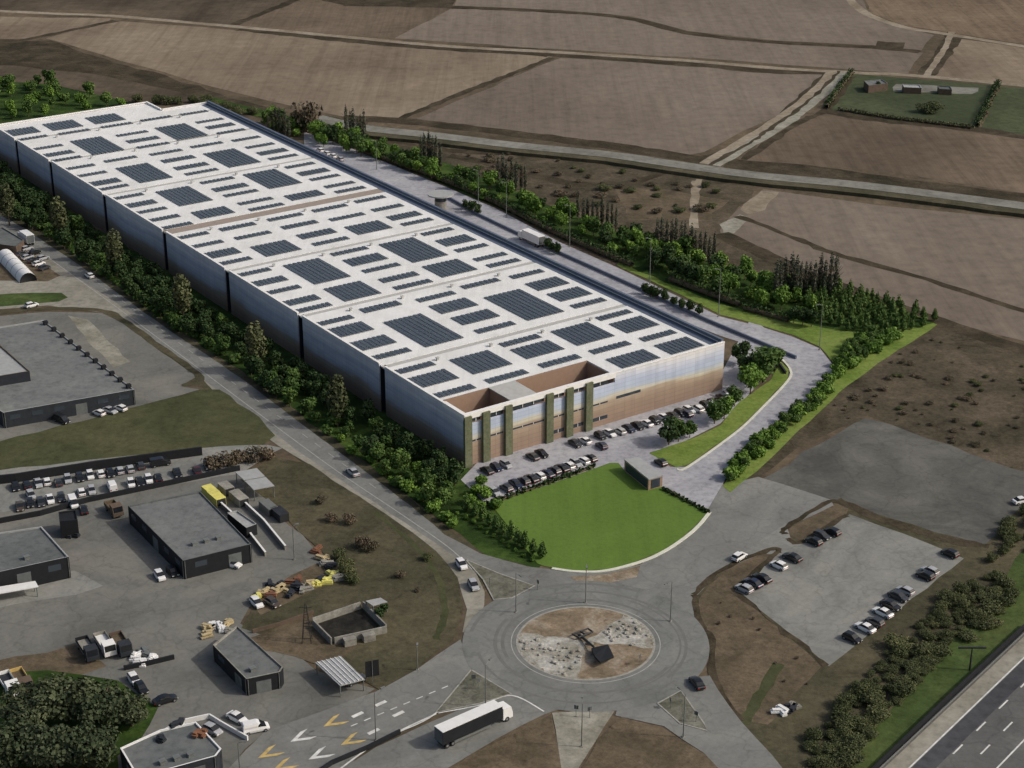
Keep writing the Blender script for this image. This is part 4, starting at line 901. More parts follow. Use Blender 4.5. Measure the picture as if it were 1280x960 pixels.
canopy('yard_shed', 'upper half of the grey double shed near the parked car row', 'shed', [(294, 590), (321, 585), (331, 595), (305, 600)], 3.0, M['roof_pale'])
canopy('yard_shed', 'lower half of the grey double shed near the parked car row', 'shed', [(306, 601), (332, 596), (343, 607), (317, 612)], 3.0, M['roof_pale'])
building('storage_shed', 'long narrow grey shed beside the right wall of the yard hall', 'shed', [(284, 641), (296, 638), (321, 655), (308, 660)], 2.6, M['wall_black'], M['roof_pale'], None, False)
canopy('small_canopy', 'small grey canopy at the corner of the roofless concrete pit', 'canopy', [(457, 751), (476, 747), (484, 752), (466, 757)], 2.4, M['roof_pale'])
# roofless concrete enclosure
pit = [G(x, y, 1.6) for x, y in ((391, 773), (453, 752), (483, 782), (415, 797))]; pc = sum(pit, Vector()) / 4; po = Vector((pc.x, pc.y, 0))
pt = thing('roofless_building', 'roofless concrete building shell with dark earth floor on the verge', 'ruin', po)
for i in range(4):
    a, b = pit[i] - po, pit[(i + 1) % 4] - po; d = (b - a); L = d.length; rz = math.atan2(d.y, d.x)
    m = MB(); m.box(0, L - .41, 0, .3, 0, 1.6); m.build('wall', M['concrete'], pt, (a.x, a.y, 0), rz)
m = MB(); m.prism([((p - po).x * .95, (p - po).y * .95) for p in pit], .13, .16); m.build('floor', M['pit'], pt)
for k in (.35, .7):
    a = (pit[2] - po).lerp(pit[3] - po, k); m = MB(); m.box(-1.2, 1.2, -1.5, -.02, 0, 1.5); m.build('annex', M['concrete'], pt, (a.x, a.y - .6, 0), math.atan2((pit[2] - pit[3]).y, (pit[2] - pit[3]).x))
# long dark wall between meadow and car row
def wallrun(name, label, cat, px, h, t, mat, cap=None):
    pts = [G(x, y) for x, y in px]; o = pts[0]; th = thing(name, label, cat, o)
    for a, b in zip(pts, pts[1:]):
        d = b - a; L = d.length; rz = math.atan2(d.y, d.x)
        m = MB(); m.box(0, L - .01, -t / 2, t / 2, 0, h); m.build('panel', mat, th, a - o, rz)
        if cap: m = MB(); m.box(0, L - .01, -t / 2 - .06, t / 2 + .06, h + .003, h + .12); m.build('coping', cap, th, a - o, rz)
    return th
wallrun('boundary_wall', 'long black wall between olive meadow and the parked car rows', 'wall', [(-70, 612), (20, 603), (120, 587), (253, 569)], 2.2, .5, M['wall_black'])
wallrun('boundary_wall', 'low dark wall along the lower edge of the parked car rows', 'wall', [(-30, 660), (50, 645), (110, 628), (210, 607), (300, 588)], 1.3, .4, M['wall_black'])
wallrun('boundary_wall', 'white-capped wall along the right side of yard hall passage', 'wall', [(300, 627), (330, 655), (357, 688)], 1.1, .3, M['concrete'], M['white_paint'])
wallrun('boundary_wall', 'white-capped wall running down to the end of the yard hall', 'wall', [(262, 620), (300, 655), (332, 696)], 1.1, .3, M['concrete'], M['white_paint'])
wallrun('boundary_wall', 'white parapet wall curving round the bottom-edge office forecourt', 'wall', [(172, 935), (230, 905), (262, 898), (278, 908), (310, 926)], 1.0, .3, M['white_paint'])
wallrun('boundary_wall', 'dark low wall dividing the two carriageways at the bottom', 'wall', [(500, 917), (460, 937), (415, 956), (380, 980)], .9, .4, M['wall_black'])
wallrun('boundary_wall', 'thin fence wall running from the pylon down to the small workshop', 'wall', [(316, 792), (350, 783), (392, 768)], 1.0, .15, M['wall_brown'])
wallrun('boundary_wall', 'low wall across the red soil from the trucks', 'wall', [(155, 838), (185, 832), (218, 824)], 1.0, .4, M['wall_black'])
wallrun('retaining_wall', 'long dark retaining wall between the dock apron and its road', 'wall', [(545, 240), (600, 271), (648, 294), (700, 318), (800, 363), (881, 401), (995, 449)], 1.0, .5, M['coping'])
wallrun('kerb_wall', 'short dark wall round the wide end of wedge lawn', 'wall', [(962, 452), (975, 458), (982, 468)], .9, .4, M['wall_dark'])
hedge([(608, 632), (680, 607), (742, 585)], 1.1, 1.0, 'low clipped hedge between lawn and the lower car row', seed=5)
hedge([(830, 613), (858, 627), (884, 641)], .8, .7, 'thin hedge along the right edge of the big lawn', seed=6)
# gatehouse
gh = [G(x, y, 3.0) for x, y in ((780, 574), (799, 571), (829, 594), (811, 599))]; gc = sum(gh, Vector()) / 4; go = Vector((gc.x, gc.y, 0))
gt = thing('gatehouse', 'long low flat-roofed gatehouse on the lawn edge by the entrance', 'gatehouse', go)
m = MB(); m.prism([((p - go).x * .97, (p - go).y * .97) for p in gh], 0, 2.72); m.build('wall', M['tan_wall'], gt)
m = MB(); m.prism([((p - go).x, (p - go).y) for p in gh], 2.724, 3.0); m.build('roof', M['roof_pale'], gt)
for a, b in ((gh[0], gh[3]), (gh[3], gh[2])):
    d = b - a; rz = math.atan2(d.y, d.x); p = (a - go) * .985
    m = MB(); m.box(.8, d.length - .8, -.03, .03, .4, 2.5); m.build('window', M['glass'], gt, (p.x, p.y, 0), rz)
# round canopy building in the dock yard
rc = G(551, 262); rt = thing('round_pavilion', 'pale round-roofed pavilion standing in the dock yard', 'pavilion', rc)
m = MB(); m.cyl((0, 0, 5.2), (0, 0, 5.6), 4.4, 4.4, 40, sm=False); m.build('roof', M['roof_pale'], rt)
m = MB(); m.cyl((0, 0, 0), (0, 0, 5.19), 2.0, 2.0, 24, sm=False); m.build('wall', M['concrete'], rt)
m = MB(); m.cyl((0, 0, 3.2), (0, 0, 4.4), 2.04, 2.04, 24, cap=False, sm=False); m.build('window', M['glass'], rt)
# white ribbed tunnel shelter and other things at the left edge
sh = [G(x, y) for x, y in ((-4, 322), (17, 322), (46, 351), (26, 354))]; so = sum(sh, Vector()) / 4
st = thing('tunnel_shelter', 'white ribbed tunnel shelter in the brown yard at left', 'shelter', so)
ax = (sh[2] + sh[3]) / 2 - (sh[0] + sh[1]) / 2; L = ax.length; d = ax.normalized(); n_ = Vector((-d.y, d.x, 0)); wdt = (sh[1] - sh[0]).length * .5
for i in range(5):
    m = MB(); vs = []
    a, b = -L / 2 + L * i / 5, -L / 2 + L * (i + 1) / 5 - .25
    for s in (a, b):
        for k in range(11): t_ = math.pi * k / 10; p = d * s + n_ * math.cos(t_) * wdt; vs.append((p.x, p.y, math.sin(t_) * 2.8))
    m.add(vs, [(k, k + 1, 12 + k, 11 + k) for k in range(10)], 0, True); m.build('cover_panel', M['white_paint'], st)
m = MB()
vs = []
for s in (-L / 2 + .1, L / 2 - .1):
    for k in range(11): t_ = math.pi * k / 10; p = d * s + n_ * math.cos(t_) * wdt * .95; vs.append((p.x, p.y, math.sin(t_) * 2.65))
m.add(vs, [(k, k + 1, 12 + k, 11 + k) for k in range(10)] + [tuple(range(11)), tuple(range(21, 10, -1))], 0, True); m.build('frame', M['steel'], st)
building('roadside_shed', 'dark brown shed with grey roof beside the west road at left edge', 'shed', [(-40, 290), (3, 284), (30, 300), (20, 308), (-40, 300)], 3.0, M['wall_brown'], M['roof_grey2'], None, False)
building('farm_shed', 'tiny grey farm shed in the green plot', 'shed', [(1080, 101), (1102, 99), (1110, 104), (1086, 107)], 3.2, M['wall_brown'], M['roof_grey'], None, False)
building('farm_shed', 'second tiny farm shed on grey ground of the green plot', 'shed', [(1128, 105), (1150, 106), (1152, 110), (1130, 109)], 2.6, M['wall_brown'], M['roof_pale'], None, False)
building('farm_shed', 'rightmost tiny farm shed of the green plot', 'shed', [(1172, 107), (1188, 108), (1190, 112), (1174, 111)], 2.4, M['wall_brown'], M['roof_grey2'], None, False)
hedge([(1064, 94), (1048, 114), (1033, 136)], 2.4, 3.0, 'dark hedge at the left end of the green plot', seed=8)
hedge([(1247, 107), (1235, 132), (1222, 159)], 2.4, 3.0, 'dark hedge dividing the green plot from its neighbour', seed=9)
hedge([(1050, 138), (1110, 148), (1160, 154), (1215, 161)], 2.0, 1.4, 'low ragged hedge along the lower edge of green plot', 'olive', seed=10)
# ------------------------------------------------------------------ lamps, poles, guard rails
def lamp(px, h, label, arm=1.6, ang=0.0, double=False, group=None):
    p = G(*px); t = thing('street_lamp', label, 'street lamp', p, ang, group)
    m = MB(); m.cyl((0, 0, 0), (0, 0, h), .13, .07, 7); m.build('pole', M['galv'], t)
    m = MB(); m.box(-.25, .25, -.25, .25, 0, .25); m.build('base', M['concrete'], t, (0, 0, .002))
    for s in ((1, -1) if double else (1,)):
        m = MB(); m.cyl((0, 0, h - .1), (s * arm, 0, h + .25), .05, .04, 5); m.build('arm', M['galv'], t)
        m = MB(); m.box(s * arm - .45, s * arm + .45, -.16, .16, h + .18, h + .34); m.build('lamp_head', M['roof_grey'], t)
for i, (x, y, px) in enumerate(((471, 212, 34), (598, 261, 46), (633, 272, 42), (712, 309, 50), (812, 356, 56), (898, 396, 58), (1024, 438, 56))):
    b = G(x, y); lamp((x, y), hm(px, b), 'tall yard lamp post, %s from the far end of dock road' % ORD[i], 1.4, R(200), group='lamp posts of the dock road')
for i, (x, y, lab) in enumerate(((645, 766, 'lamp post on the left rim of the roundabout near the upper splitter'), (732, 754, 'lamp post at the top rim of the roundabout'), (838, 777, 'lamp post at the upper right rim of the roundabout'), (607, 884, 'lamp post on the lower left splitter island'), (854, 922, 'lamp post on the lower right splitter island'), (727, 934, 'lamp post on the pale gravel patch below the roundabout'))):
    lamp((x, y), 9.0, lab, 1.8, R((300, 270, 225, 60, 120, 90)[i]), group='roundabout lamp posts')
lamp((470, 926), 10.0, 'tall lamp post standing on the bottom left road arm', 1.8, R(40)); lamp((300, 965), 6.0, 'short lamp post on the bottom-edge office forecourt', 1.0)
lamp((368, 700), 8.0, 'lone lamp post in the debris corner of the yard', 1.0, R(30)); lamp((522, 838), 5.0, 'small lamp post on verge at the left of roundabout', .8, R(90))
py = G(384, 802); t = thing('lattice_mast', 'dark lattice mast beside the roofless concrete building', 'mast', py)
for sx in (-1, 1):
    for sy in (-1, 1): m = MB(); m.cyl((sx * .9, sy * .9, 0), (sx * .12, sy * .12, 8.5), .08, .05, 5); m.build('leg', M['steel'], t)
for k in range(1, 7):
    z = k * 1.25; r = .9 - .78 * z / 8.5
    m = MB(); c4 = [(-r, -r, z), (r, -r, z), (r, r, z), (-r, r, z)]
    for i in range(4): m.cyl(c4[i], c4[(i + 1) % 4], .04, n=4)
    m.build('brace', M['steel'], t)
m = MB(); m.cyl((-1.2, 0, 7.6), (1.2, 0, 7.6), .06, n=5); m.build('crossarm', M['steel'], t)
def signpost(px, h, w_, hh, label, mat, rz):
    t = thing('road_sign', label, 'road sign', G(*px), rz); m = MB(); m.cyl((0, 0, 0), (0, 0, h), .06, n=6); m.build('post', M['galv'], t)
    m = MB(); m.box(-w_ / 2, w_ / 2, -.1, -.061, h - hh, h); m.build('sign_panel', M[mat], t)
signpost((466, 855), 5.0, 2.6, 3.4, 'large dark sign board beside the carport', 'wall_black', R(200))
for i, (x, y) in enumerate(sorted(((592, 857), (598, 862), (672, 738), (612, 735), (838, 886), (870, 903), (800, 832), (720, 896), (737, 898)))):
    signpost((x, y), 2.4, .8, .8, 'small road sign on roundabout islands, %s sign from the left' % ORD[i], 'roof_grey2', R(40 * i))
# lattice frame on the roundabout, its cast shadow modelled as solid parts
sc = G(738, 806); t = thing('frame_with_shadow', 'steel frame with its cast shadow modelled as dark solid parts on roundabout island', 'frame_with_shadow', (sc.x, sc.y, .16))
a = G(724, 796) - sc; b = G(742, 815) - sc
m = MB(); m.cyl((a.x, a.y, .3), (b.x, b.y, 1.0), .3, .22, 6); m.build('mast', M['steel'], t)  # dark bar shaped like the shadow of the sign's stem
q = [G(739, 816) - sc, G(760, 812) - sc, G(767, 828) - sc, G(750, 836) - sc, G(743, 829) - sc]
m = MB(); n5 = len(q); vs = [(p.x, p.y, .5 + .15 * i) for i, p in enumerate(q)] + [(p.x, p.y, .9 + .15 * i) for i, p in enumerate(q)]
m.add(vs, [tuple(range(n5 - 1, -1, -1)) , tuple(range(n5, 2 * n5))] + [((i + 1) % n5, i, n5 + i, n5 + (i + 1) % n5) for i in range(n5)]); m.build('shadow_plate', M['wall_black'], t)  # black slab in the shape of the sign board's shadow
f1, f2, f3, f4 = [G(*p) - sc for p in ((715, 797), (735, 790), (741, 794), (723, 801))]
m = MB()
for u_, v_ in ((f1, f2), (f2, f3), (f3, f4), (f4, f1), (f1.lerp(f2, .5), f4.lerp(f3, .5))): m.cyl((u_.x, u_.y, .6), (v_.x, v_.y, .6), .18, n=5)
m.build('frame', M['steel'], t)
m = MB(); m.cyl((0, 0, 0), (0, 0, .5), .6, .5, 10); m.build('base', M['concrete'], t)
# rocks on the white beds
rk = []
for k in range(4):
    bm = bmesh.new(); bmesh.ops.create_icosphere(bm, subdivisions=2, radius=.4); rr = random.Random(k)
    for v in bm.verts: v.co *= rr.uniform(.75, 1.2); v.co.z *= .6
    me = bpy.data.meshes.new('boulder'); bm.to_mesh(me); bm.free(); me.materials.append(M['stones']); rk.append(me)
for i in range(70):
    a = R(random.choice((random.uniform(-8, 50), random.uniform(167, 260)))); r = RR * .52 * math.sqrt(random.uniform(.05, 1))
    o = link('boulder', random.choice(rk), None, (RC.x + r * math.cos(a), RC.y + r * math.sin(a), .3), random.uniform(0, 6)); s = random.uniform(.4, 1.3); o.scale = (s, s, s)
    right = math.cos(a) > 0
    tag(o, 'pale boulder lying in the %s white stone bed of the roundabout' % ('upper right' if right else 'lower left'), 'boulder', 'boulders of the %s bed' % ('upper right' if right else 'lower left'))
# highway guard rails
def rail(off, label):
    a = h0 + hn * off + hd * 20; t = thing('guard_rail', label, 'guard rail', a, math.atan2(hd.y, hd.x)); Ln = 130
    m = MB(); m.box(0, Ln, -.05, .05, .45, .8); m.build('beam', M['galv'], t)
    pm = MB(); pm.box(-.06, .06, .052, .18, 0, .75); pme = pm.mesh('post', M['galv'])
    for i in range(44): link('post', pme, t, (1 + i * 2.95, 0, 0))
rail(.2, 'galvanised guard rail on the verge side of the highway'); rail(22.7, 'galvanised guard rail on near side of the highway median'); rail(25.4, 'galvanised guard rail on far side of the highway median')
wallrun('noise_barrier', 'long black barrier along the grassy edge of the highway', 'barrier', [(1080, 978), (1190, 872), (1284, 784)], 1.4, .3, M['wall_black'])
gp = G(1212, 838); t = thing('gantry_mast', 'dark stubby mast leaning over the highway barrier', 'mast', gp); m = MB(); m.cyl((0, 0, 0), (0, 0, 5), .2, .12, 7); m.build('pole', M['steel'], t); m = MB(); m.box(-2.6, 2.6, -.15, .15, 4.8, 5.1); m.build('crossbar', M['steel'], t)
# ------------------------------------------------------------------ vehicles
def paintmat():
    q = NT('car_paint'); oi = q.n('ShaderNodeObjectInfo'); q.l(oi.outputs['Color'], q.b.inputs['Base Color'])
    q.b.inputs['Roughness'].default_value = .3; q.b.inputs['Specular IOR Level'].default_value = .5; q.b.inputs['Coat Weight'].default_value = .3
    return q.m
M['paint'] = paintmat(); M['tyre'] = flat('tyre_rubber', C(30, 30, 30), .9); M['carglass'] = glassmat('car_glass', C(30, 34, 38))
M['rim'] = flat('wheel_rim', C(140, 142, 144), .4, .4, .4); M['tail'] = flat('tail_light', C(150, 30, 26), .4); M['head'] = flat('head_light', C(215, 215, 210), .2, .5)
def loft(prof, halfw, name, mat):
    """prof: list of (x, z_low, z_high, half width factor) sections joined into one shell"""
    m = MB(); N = len(prof)
    for x, z0, z1, k in prof:
        w_ = halfw * k; m.v += [(x, -w_ * .94, z0), (x, -w_, z0 + (z1 - z0) * .45), (x, -w_ * .88, z1), (x, w_ * .88, z1), (x, w_, z0 + (z1 - z0) * .45), (x, w_ * .94, z0)]
    for i in range(N - 1):
        for j in range(6):
            a, b = i * 6 + j, i * 6 + (j + 1) % 6; m.f.append((b, a, a + 6, b + 6)); m.mi.append(0); m.smooth.append(False)
    m.f += [tuple(range(6)), tuple(range(N * 6 - 1, N * 6 - 7, -1))]; m.mi += [0, 0]; m.smooth += [False, False]
    return m.mesh(name, mat)
wm = MB(); wm.cyl((0, -.11, 0), (0, .11, 0), .33, n=14); WHEEL = wm.mesh('tyre', M['tyre'])
rm = MB(); rm.cyl((0, -.12, 0), (0, .12, 0), .2, n=10); RIM = rm.mesh('rim', M['rim'])
bx = MB(); bx.box(-.05, .05, -.22, .22, -.08, .08); HL = bx.mesh('headlight', M['head']); bx = MB(); bx.box(-.05, .05, -.2, .2, -.09, .09); TL = bx.mesh('tail_light', M['tail'])
BODY = {
 'hatchback': ([(-1.95, .38, .82, .9), (-1.8, .25, .98, .97), (-.9, .22, 1.0, 1), (.6, .22, .98, 1), (1.4, .24, .86, .97), (1.9, .3, .7, .88)],
               [(-1.82, .97, 1.12, .88), (-1.5, .97, 1.42, .86), (-.4, .97, 1.5, .86), (.25, .97, 1.46, .85), (1.0, .93, 1.0, .86)], [(-1.45, 1.42, 1.47, .74), (-.4, 1.49, 1.54, .75), (.22, 1.45, 1.5, .73)], .88),
 'saloon': ([(-2.25, .4, .8, .88), (-2.1, .26, .95, .97), (-1.2, .22, .98, 1), (.6, .22, .96, 1), (1.5, .24, .84, .97), (2.15, .3, .66, .86)],
            [(-1.75, .94, .98, .86), (-1.1, .95, 1.38, .84), (-.3, .95, 1.46, .84), (.3, .95, 1.42, .83), (1.1, .92, .97, .85)], [(-1.05, 1.38, 1.43, .72), (-.3, 1.45, 1.5, .73), (.28, 1.41, 1.46, .71)], .9),
 'van': ([(-2.4, .4, 1.1, .96), (-2.3, .3, 1.15, 1), (.8, .28, 1.15, 1), (1.7, .28, 1.05, .97), (2.35, .34, .8, .88)],
         [(.3, 1.12, 1.88, .9), (.75, 1.12, 1.8, .88), (1.75, 1.02, 1.08, .86)], [(-2.36, 1.14, 1.85, .94), (-2.2, 1.14, 2.0, .95), (.2, 1.14, 2.0, .94), (.7, 1.8, 1.86, .76)], .96),
}
PROTO = {}
def make_car(kind):
    b, g, r, hw = BODY[kind]; root = bpy.data.objects.new('parked_car', None); root['category'] = 'van' if kind == 'van' else 'car'
    def ch(n, me, par, loc=(0, 0, 0), paint=False):
        o = bpy.data.objects.new(n, me); o.parent = par; o.location = loc
        if paint: o['paint'] = 1
        return o
    ch('body', loft(b, hw, 'body', M['paint']), root, paint=True); ch('window', loft(g, hw, 'window', M['carglass']), root)
    ch('roof', loft(r, hw, 'roof', M['paint']), root, paint=True)
    x1 = b[-1][0]; x0 = b[0][0]
    for sx in (x1 * .66, x0 * .66):
        for sy in (-1, 1):
            t = ch('wheel', WHEEL, root, (sx, sy * (hw - .06), .33)); ch('rim', RIM, t)
    for sy in (-1, 1): ch('headlight', HL, root, (x1 - .03, sy * hw * .62, .56)); ch('tail_light', TL, root, (x0 + .03, sy * hw * .66, .7))
    return root
def spawn(kind, p, rz, color, label, group, name='parked_car', s=1.0):
    if kind not in PROTO: PROTO[kind] = make_car(kind)
    r = PROTO[kind]; o = r.copy(); o.name = name; COL.objects.link(o); o.location = (p.x, p.y, .1); o.rotation_euler = (0, 0, rz); o['label'] = label
    o.scale = (s, s, s)
    if group: o['group'] = group
    for c_ in r.children:
        c = c_.copy(); COL.objects.link(c); c.parent = o
        if c_.get('paint'): c.color = color; del c['paint']
        for g_ in c_.children: d = g_.copy(); COL.objects.link(d); d.parent = c
    return o
PAINT = {'white': C(226, 226, 224), 'silver': C(168, 170, 172), 'black': C(26, 27, 30), 'dark grey': C(56, 58, 62), 'dark blue': C(34, 42, 66), 'dark red': C(72, 28, 28), 'brown': C(74, 64, 54)}
def head(a, b):
    d = G(*b) - G(*a); return math.atan2(d.y, d.x)
def row(spots, rz, where, group, flip=.3, seed=0, ordname=True):
    rnd = random.Random(seed)
    for i, sp_ in enumerate(spots):
        x, y, col = sp_[:3]; kind = sp_[3] if len(sp_) > 3 else rnd.choice(('hatchback', 'saloon', 'hatchback'))
        a = rz + (math.pi if rnd.random() < flip else 0) + rnd.uniform(-.05, .05)
        o = i if i < 20 else 19
        spawn(kind, G(x, y), a, PAINT[col], '%s %s, %s from left in %s' % (col, 'van' if kind == 'van' else 'car', ORD[o], where), group, s=1.0 if 'right car' in where or 'red bank' in where else .96)
w_, s_, k_, g_, b_, r_ = 'white', 'silver', 'black', 'dark grey', 'dark blue', 'dark red'
cols = lambda seq: seq.split()
CM = dict(w='white', s='silver', k='black', g='dark grey', b='dark blue', r='dark red', n='brown')
# front car park: wall row and lawn row, both square to the facade
frz = math.atan2(UD.y, UD.x)
vs_ = [2.5, 5.2, 7.9, 15.5, 18.2, 28, 30.8, 35.5, 38.3, 41, 43.8, 46.5, 49.2, 52, 54.8, 57.4, 60, 62.8, 65.5, 68.2, 70.6, 73.4, 76]
for i, (v, c) in enumerate(zip(vs_, 'kbsgkgwkwsbkwkwkgwskbkw')):
    spawn(random.choice(('hatchback', 'saloon')), W(-5.5 - (.0 if v < 40 else .6), v), frz + (math.pi if i % 3 else 0), PAINT[CM[c]], '%s car, %s from left in the row below the warehouse facade' % (CM[c], ORD[i]), 'cars along the warehouse facade', s=.94)
lrow = [(618, 619), (633, 614), (645, 609), (655, 605), (664, 602), (674, 599), (684, 596), (693, 592), (702, 589), (711, 586), (720, 583), (729, 580), (738, 577)]
row([(x, y - 1, CM[c]) for (x, y), c in zip(lrow, 'sgbgkwbgkwswk')], frz, 'the car row along the big lawn', 'cars along the big lawn', seed=2)
row([(752, 560, 'dark blue'), (826, 581, 'black')], head((826, 581), (812, 572)), 'the entrance lane beside the gatehouse', 'cars at the gatehouse', seed=3)
for i, (x, y, c) in enumerate(((843, 527, 'black'), (858, 520, 'dark blue'), (872, 514, 'white'), (888, 508, 'silver'), (903, 499, 'dark grey'), (912, 493, 'white'))):
    spawn('hatchback', G(x, y), frz, PAINT[c], '%s car, %s from left in short row behind wedge lawn trees' % (c, ORD[i]), 'cars behind the wedge lawn trees')
for i, (x, y, c) in enumerate(((400, 190, 'white'), (408, 194, 'white'), (416, 197, 'white'), (425, 201, 'silver'))):
    spawn('hatchback', G(x, y), frz, PAINT[c], '%s car, %s from left in far row past warehouse edge' % (c, ORD[i]), 'cars past the far warehouse edge')
# car park on the right
pr = head((1070, 643), (1204, 699))
row([(930, 739, 'silver'), (941, 732, 'dark blue'), (952, 726, 'black'), (973, 710, 'white'), (990, 700, 'black')], pr, 'the left side of the right car park', 'cars on the left of the right car park', .9, 4)
row([(1017, 680, 'black'), (1027, 673, 'dark grey'), (1040, 668, 'black')], pr, 'the short row under the red bank', 'cars under the red bank', .3, 5)
row([(1065, 801, 'black'), (1081, 788, 'white'), (1093, 781, 'dark grey'), (1103, 769, 'white'), (1113, 760, 'black'), (1123, 749, 'dark grey'), (1131, 742, 'silver'), (1156, 723, 'black'), (1162, 717, 'silver'), (1187, 695, 'black')], pr, 'the slope side row of right car park', 'cars on the slope side of the right car park', .6, 6)
spawn('hatchback', G(924, 699), head((915, 703), (933, 692)), PAINT['white'], 'white car parked on the road edge outside right car park', None)
spawn('saloon', G(1277, 629), R(20), PAINT['white'], 'white car alone at the right edge of the dark lot', None)
# left car yard
lr = head((20, 600), (26, 622))
row([(x, y, CM[c]) for x, y, c in ((20, 611, 'k'), (34, 609, 'k'), (48, 607, 's'), (59, 605, 'w'), (73, 606, 'g'), (85, 602, 's'), (100, 600, 'k'), (113, 597, 'w'), (126, 595, 'w'), (138, 594, 'k'), (150, 591, 's'), (163, 589, 's'), (176, 585, 'g'))], lr, 'the upper row of the left yard', 'cars in the upper row of the left yard', .4, 7)
row([(102, 618, 'white'), (115, 616, 'silver'), (140, 611, 'white', 'van'), (164, 607, 'white'), (175, 605, 'black'), (186, 602, 'white'), (198, 600, 'black'), (222, 594, 'black'), (247, 592, 'dark red'), (260, 585, 'dark grey'), (272, 581, 'silver')], lr, 'the middle row of the left yard', 'cars in the middle row of the left yard', .4, 8)
row([(25, 636, 'brown'), (38, 632, 'black'), (51, 631, 'dark grey'), (63, 627, 'white'), (77, 625, 'dark grey'), (92, 632, 'white', 'van'), (105, 640, 'black')], lr, 'the lower row of the left yard', 'cars in the lower row of the left yard', .4, 9)
row([(78, 528, 'black', 'van'), (124, 519, 'white'), (138, 516, 'silver'), (151, 513, 'white')], head((124, 519), (137, 524)), 'the row in front of the large grey hall', 'cars before the large grey hall', .4, 10)
def one(kind, x, y, to, col, label, name='parked_car'): spawn(kind, G(x, y), head((x, y), to), PAINT[col], label, None, name)
one('van', 201, 582, (225, 578), 'black', 'black van parked across behind the upper row of the left yard')
one('hatchback', 200, 723, (205, 730), 'white', 'white car left of the dark one before the yard hall'); one('hatchback', 216, 718, (222, 725), 'black', 'dark car at the corner of the yard hall')
one('saloon', 290, 708, (305, 712), 'white', 'white car in the shade of the yard hall front'); one('saloon', 297, 901, (310, 908), 'white', 'white saloon beside the bottom-edge office wall')
one('van', 320, 914, (334, 911), 'white', 'white van parked across near the bottom-edge office'); one('saloon', 207, 878, (220, 874), 'black', 'black saloon alone on the yard right of the grove')
one('hatchback', 266, 916, (276, 921), 'silver', 'silver car inside the office forecourt wall'); one('hatchback', 168, 853, (173, 860), 'white', 'white car at the edge of the dark grove'); one('hatchback', 177, 864, (183, 872), 'black', 'black car just below the white one at grove edge')
one('hatchback', 321, 757, (328, 764), 'white', 'white car beside the debris row'); one('hatchback', 341, 757, (350, 763), 'brown', 'brown car right of the white one at the debris row')
one('saloon', 444, 853, (456, 848), 'dark grey', 'dark car half under the pale carport')
one('hatchback', 112, 347, (104, 342), 'white', 'white car driving up the west road beside the side junction', 'moving_car'); one('saloon', 441, 593, (433, 586), 'silver', 'silver car driving along the west road beside the belt', 'moving_car')
one('hatchback', 577, 709, (584, 718), 'white', 'white car first of two approaching the roundabout', 'moving_car'); one('hatchback', 592, 735, (598, 745), 'silver', 'silver car second of two approaching the roundabout', 'moving_car')
one('saloon', 871, 857, (864, 848), 'black', 'black car entering the roundabout from lower right', 'moving_car'); one('hatchback', 39, 622, (45, 632), 'silver', 'silver car between rows of the left yard')
one('hatchback', 40, 384, (48, 382), 'white', 'white car on the strip between side road and grey hall')
for i, (x, y, c) in enumerate(sorted(((22, 323, 'dark grey'), (29, 327, 'silver'), (36, 331, 'black'), (43, 335, 'white'), (50, 340, 'dark grey'), (28, 316, 'silver'), (38, 321, 'black'), (48, 328, 'silver')))):
    one('hatchback', x + 6, y - 3, (x + 16, y - 6), c, '%s car, %s from left behind the tunnel shelter' % (c, ORD[i]))
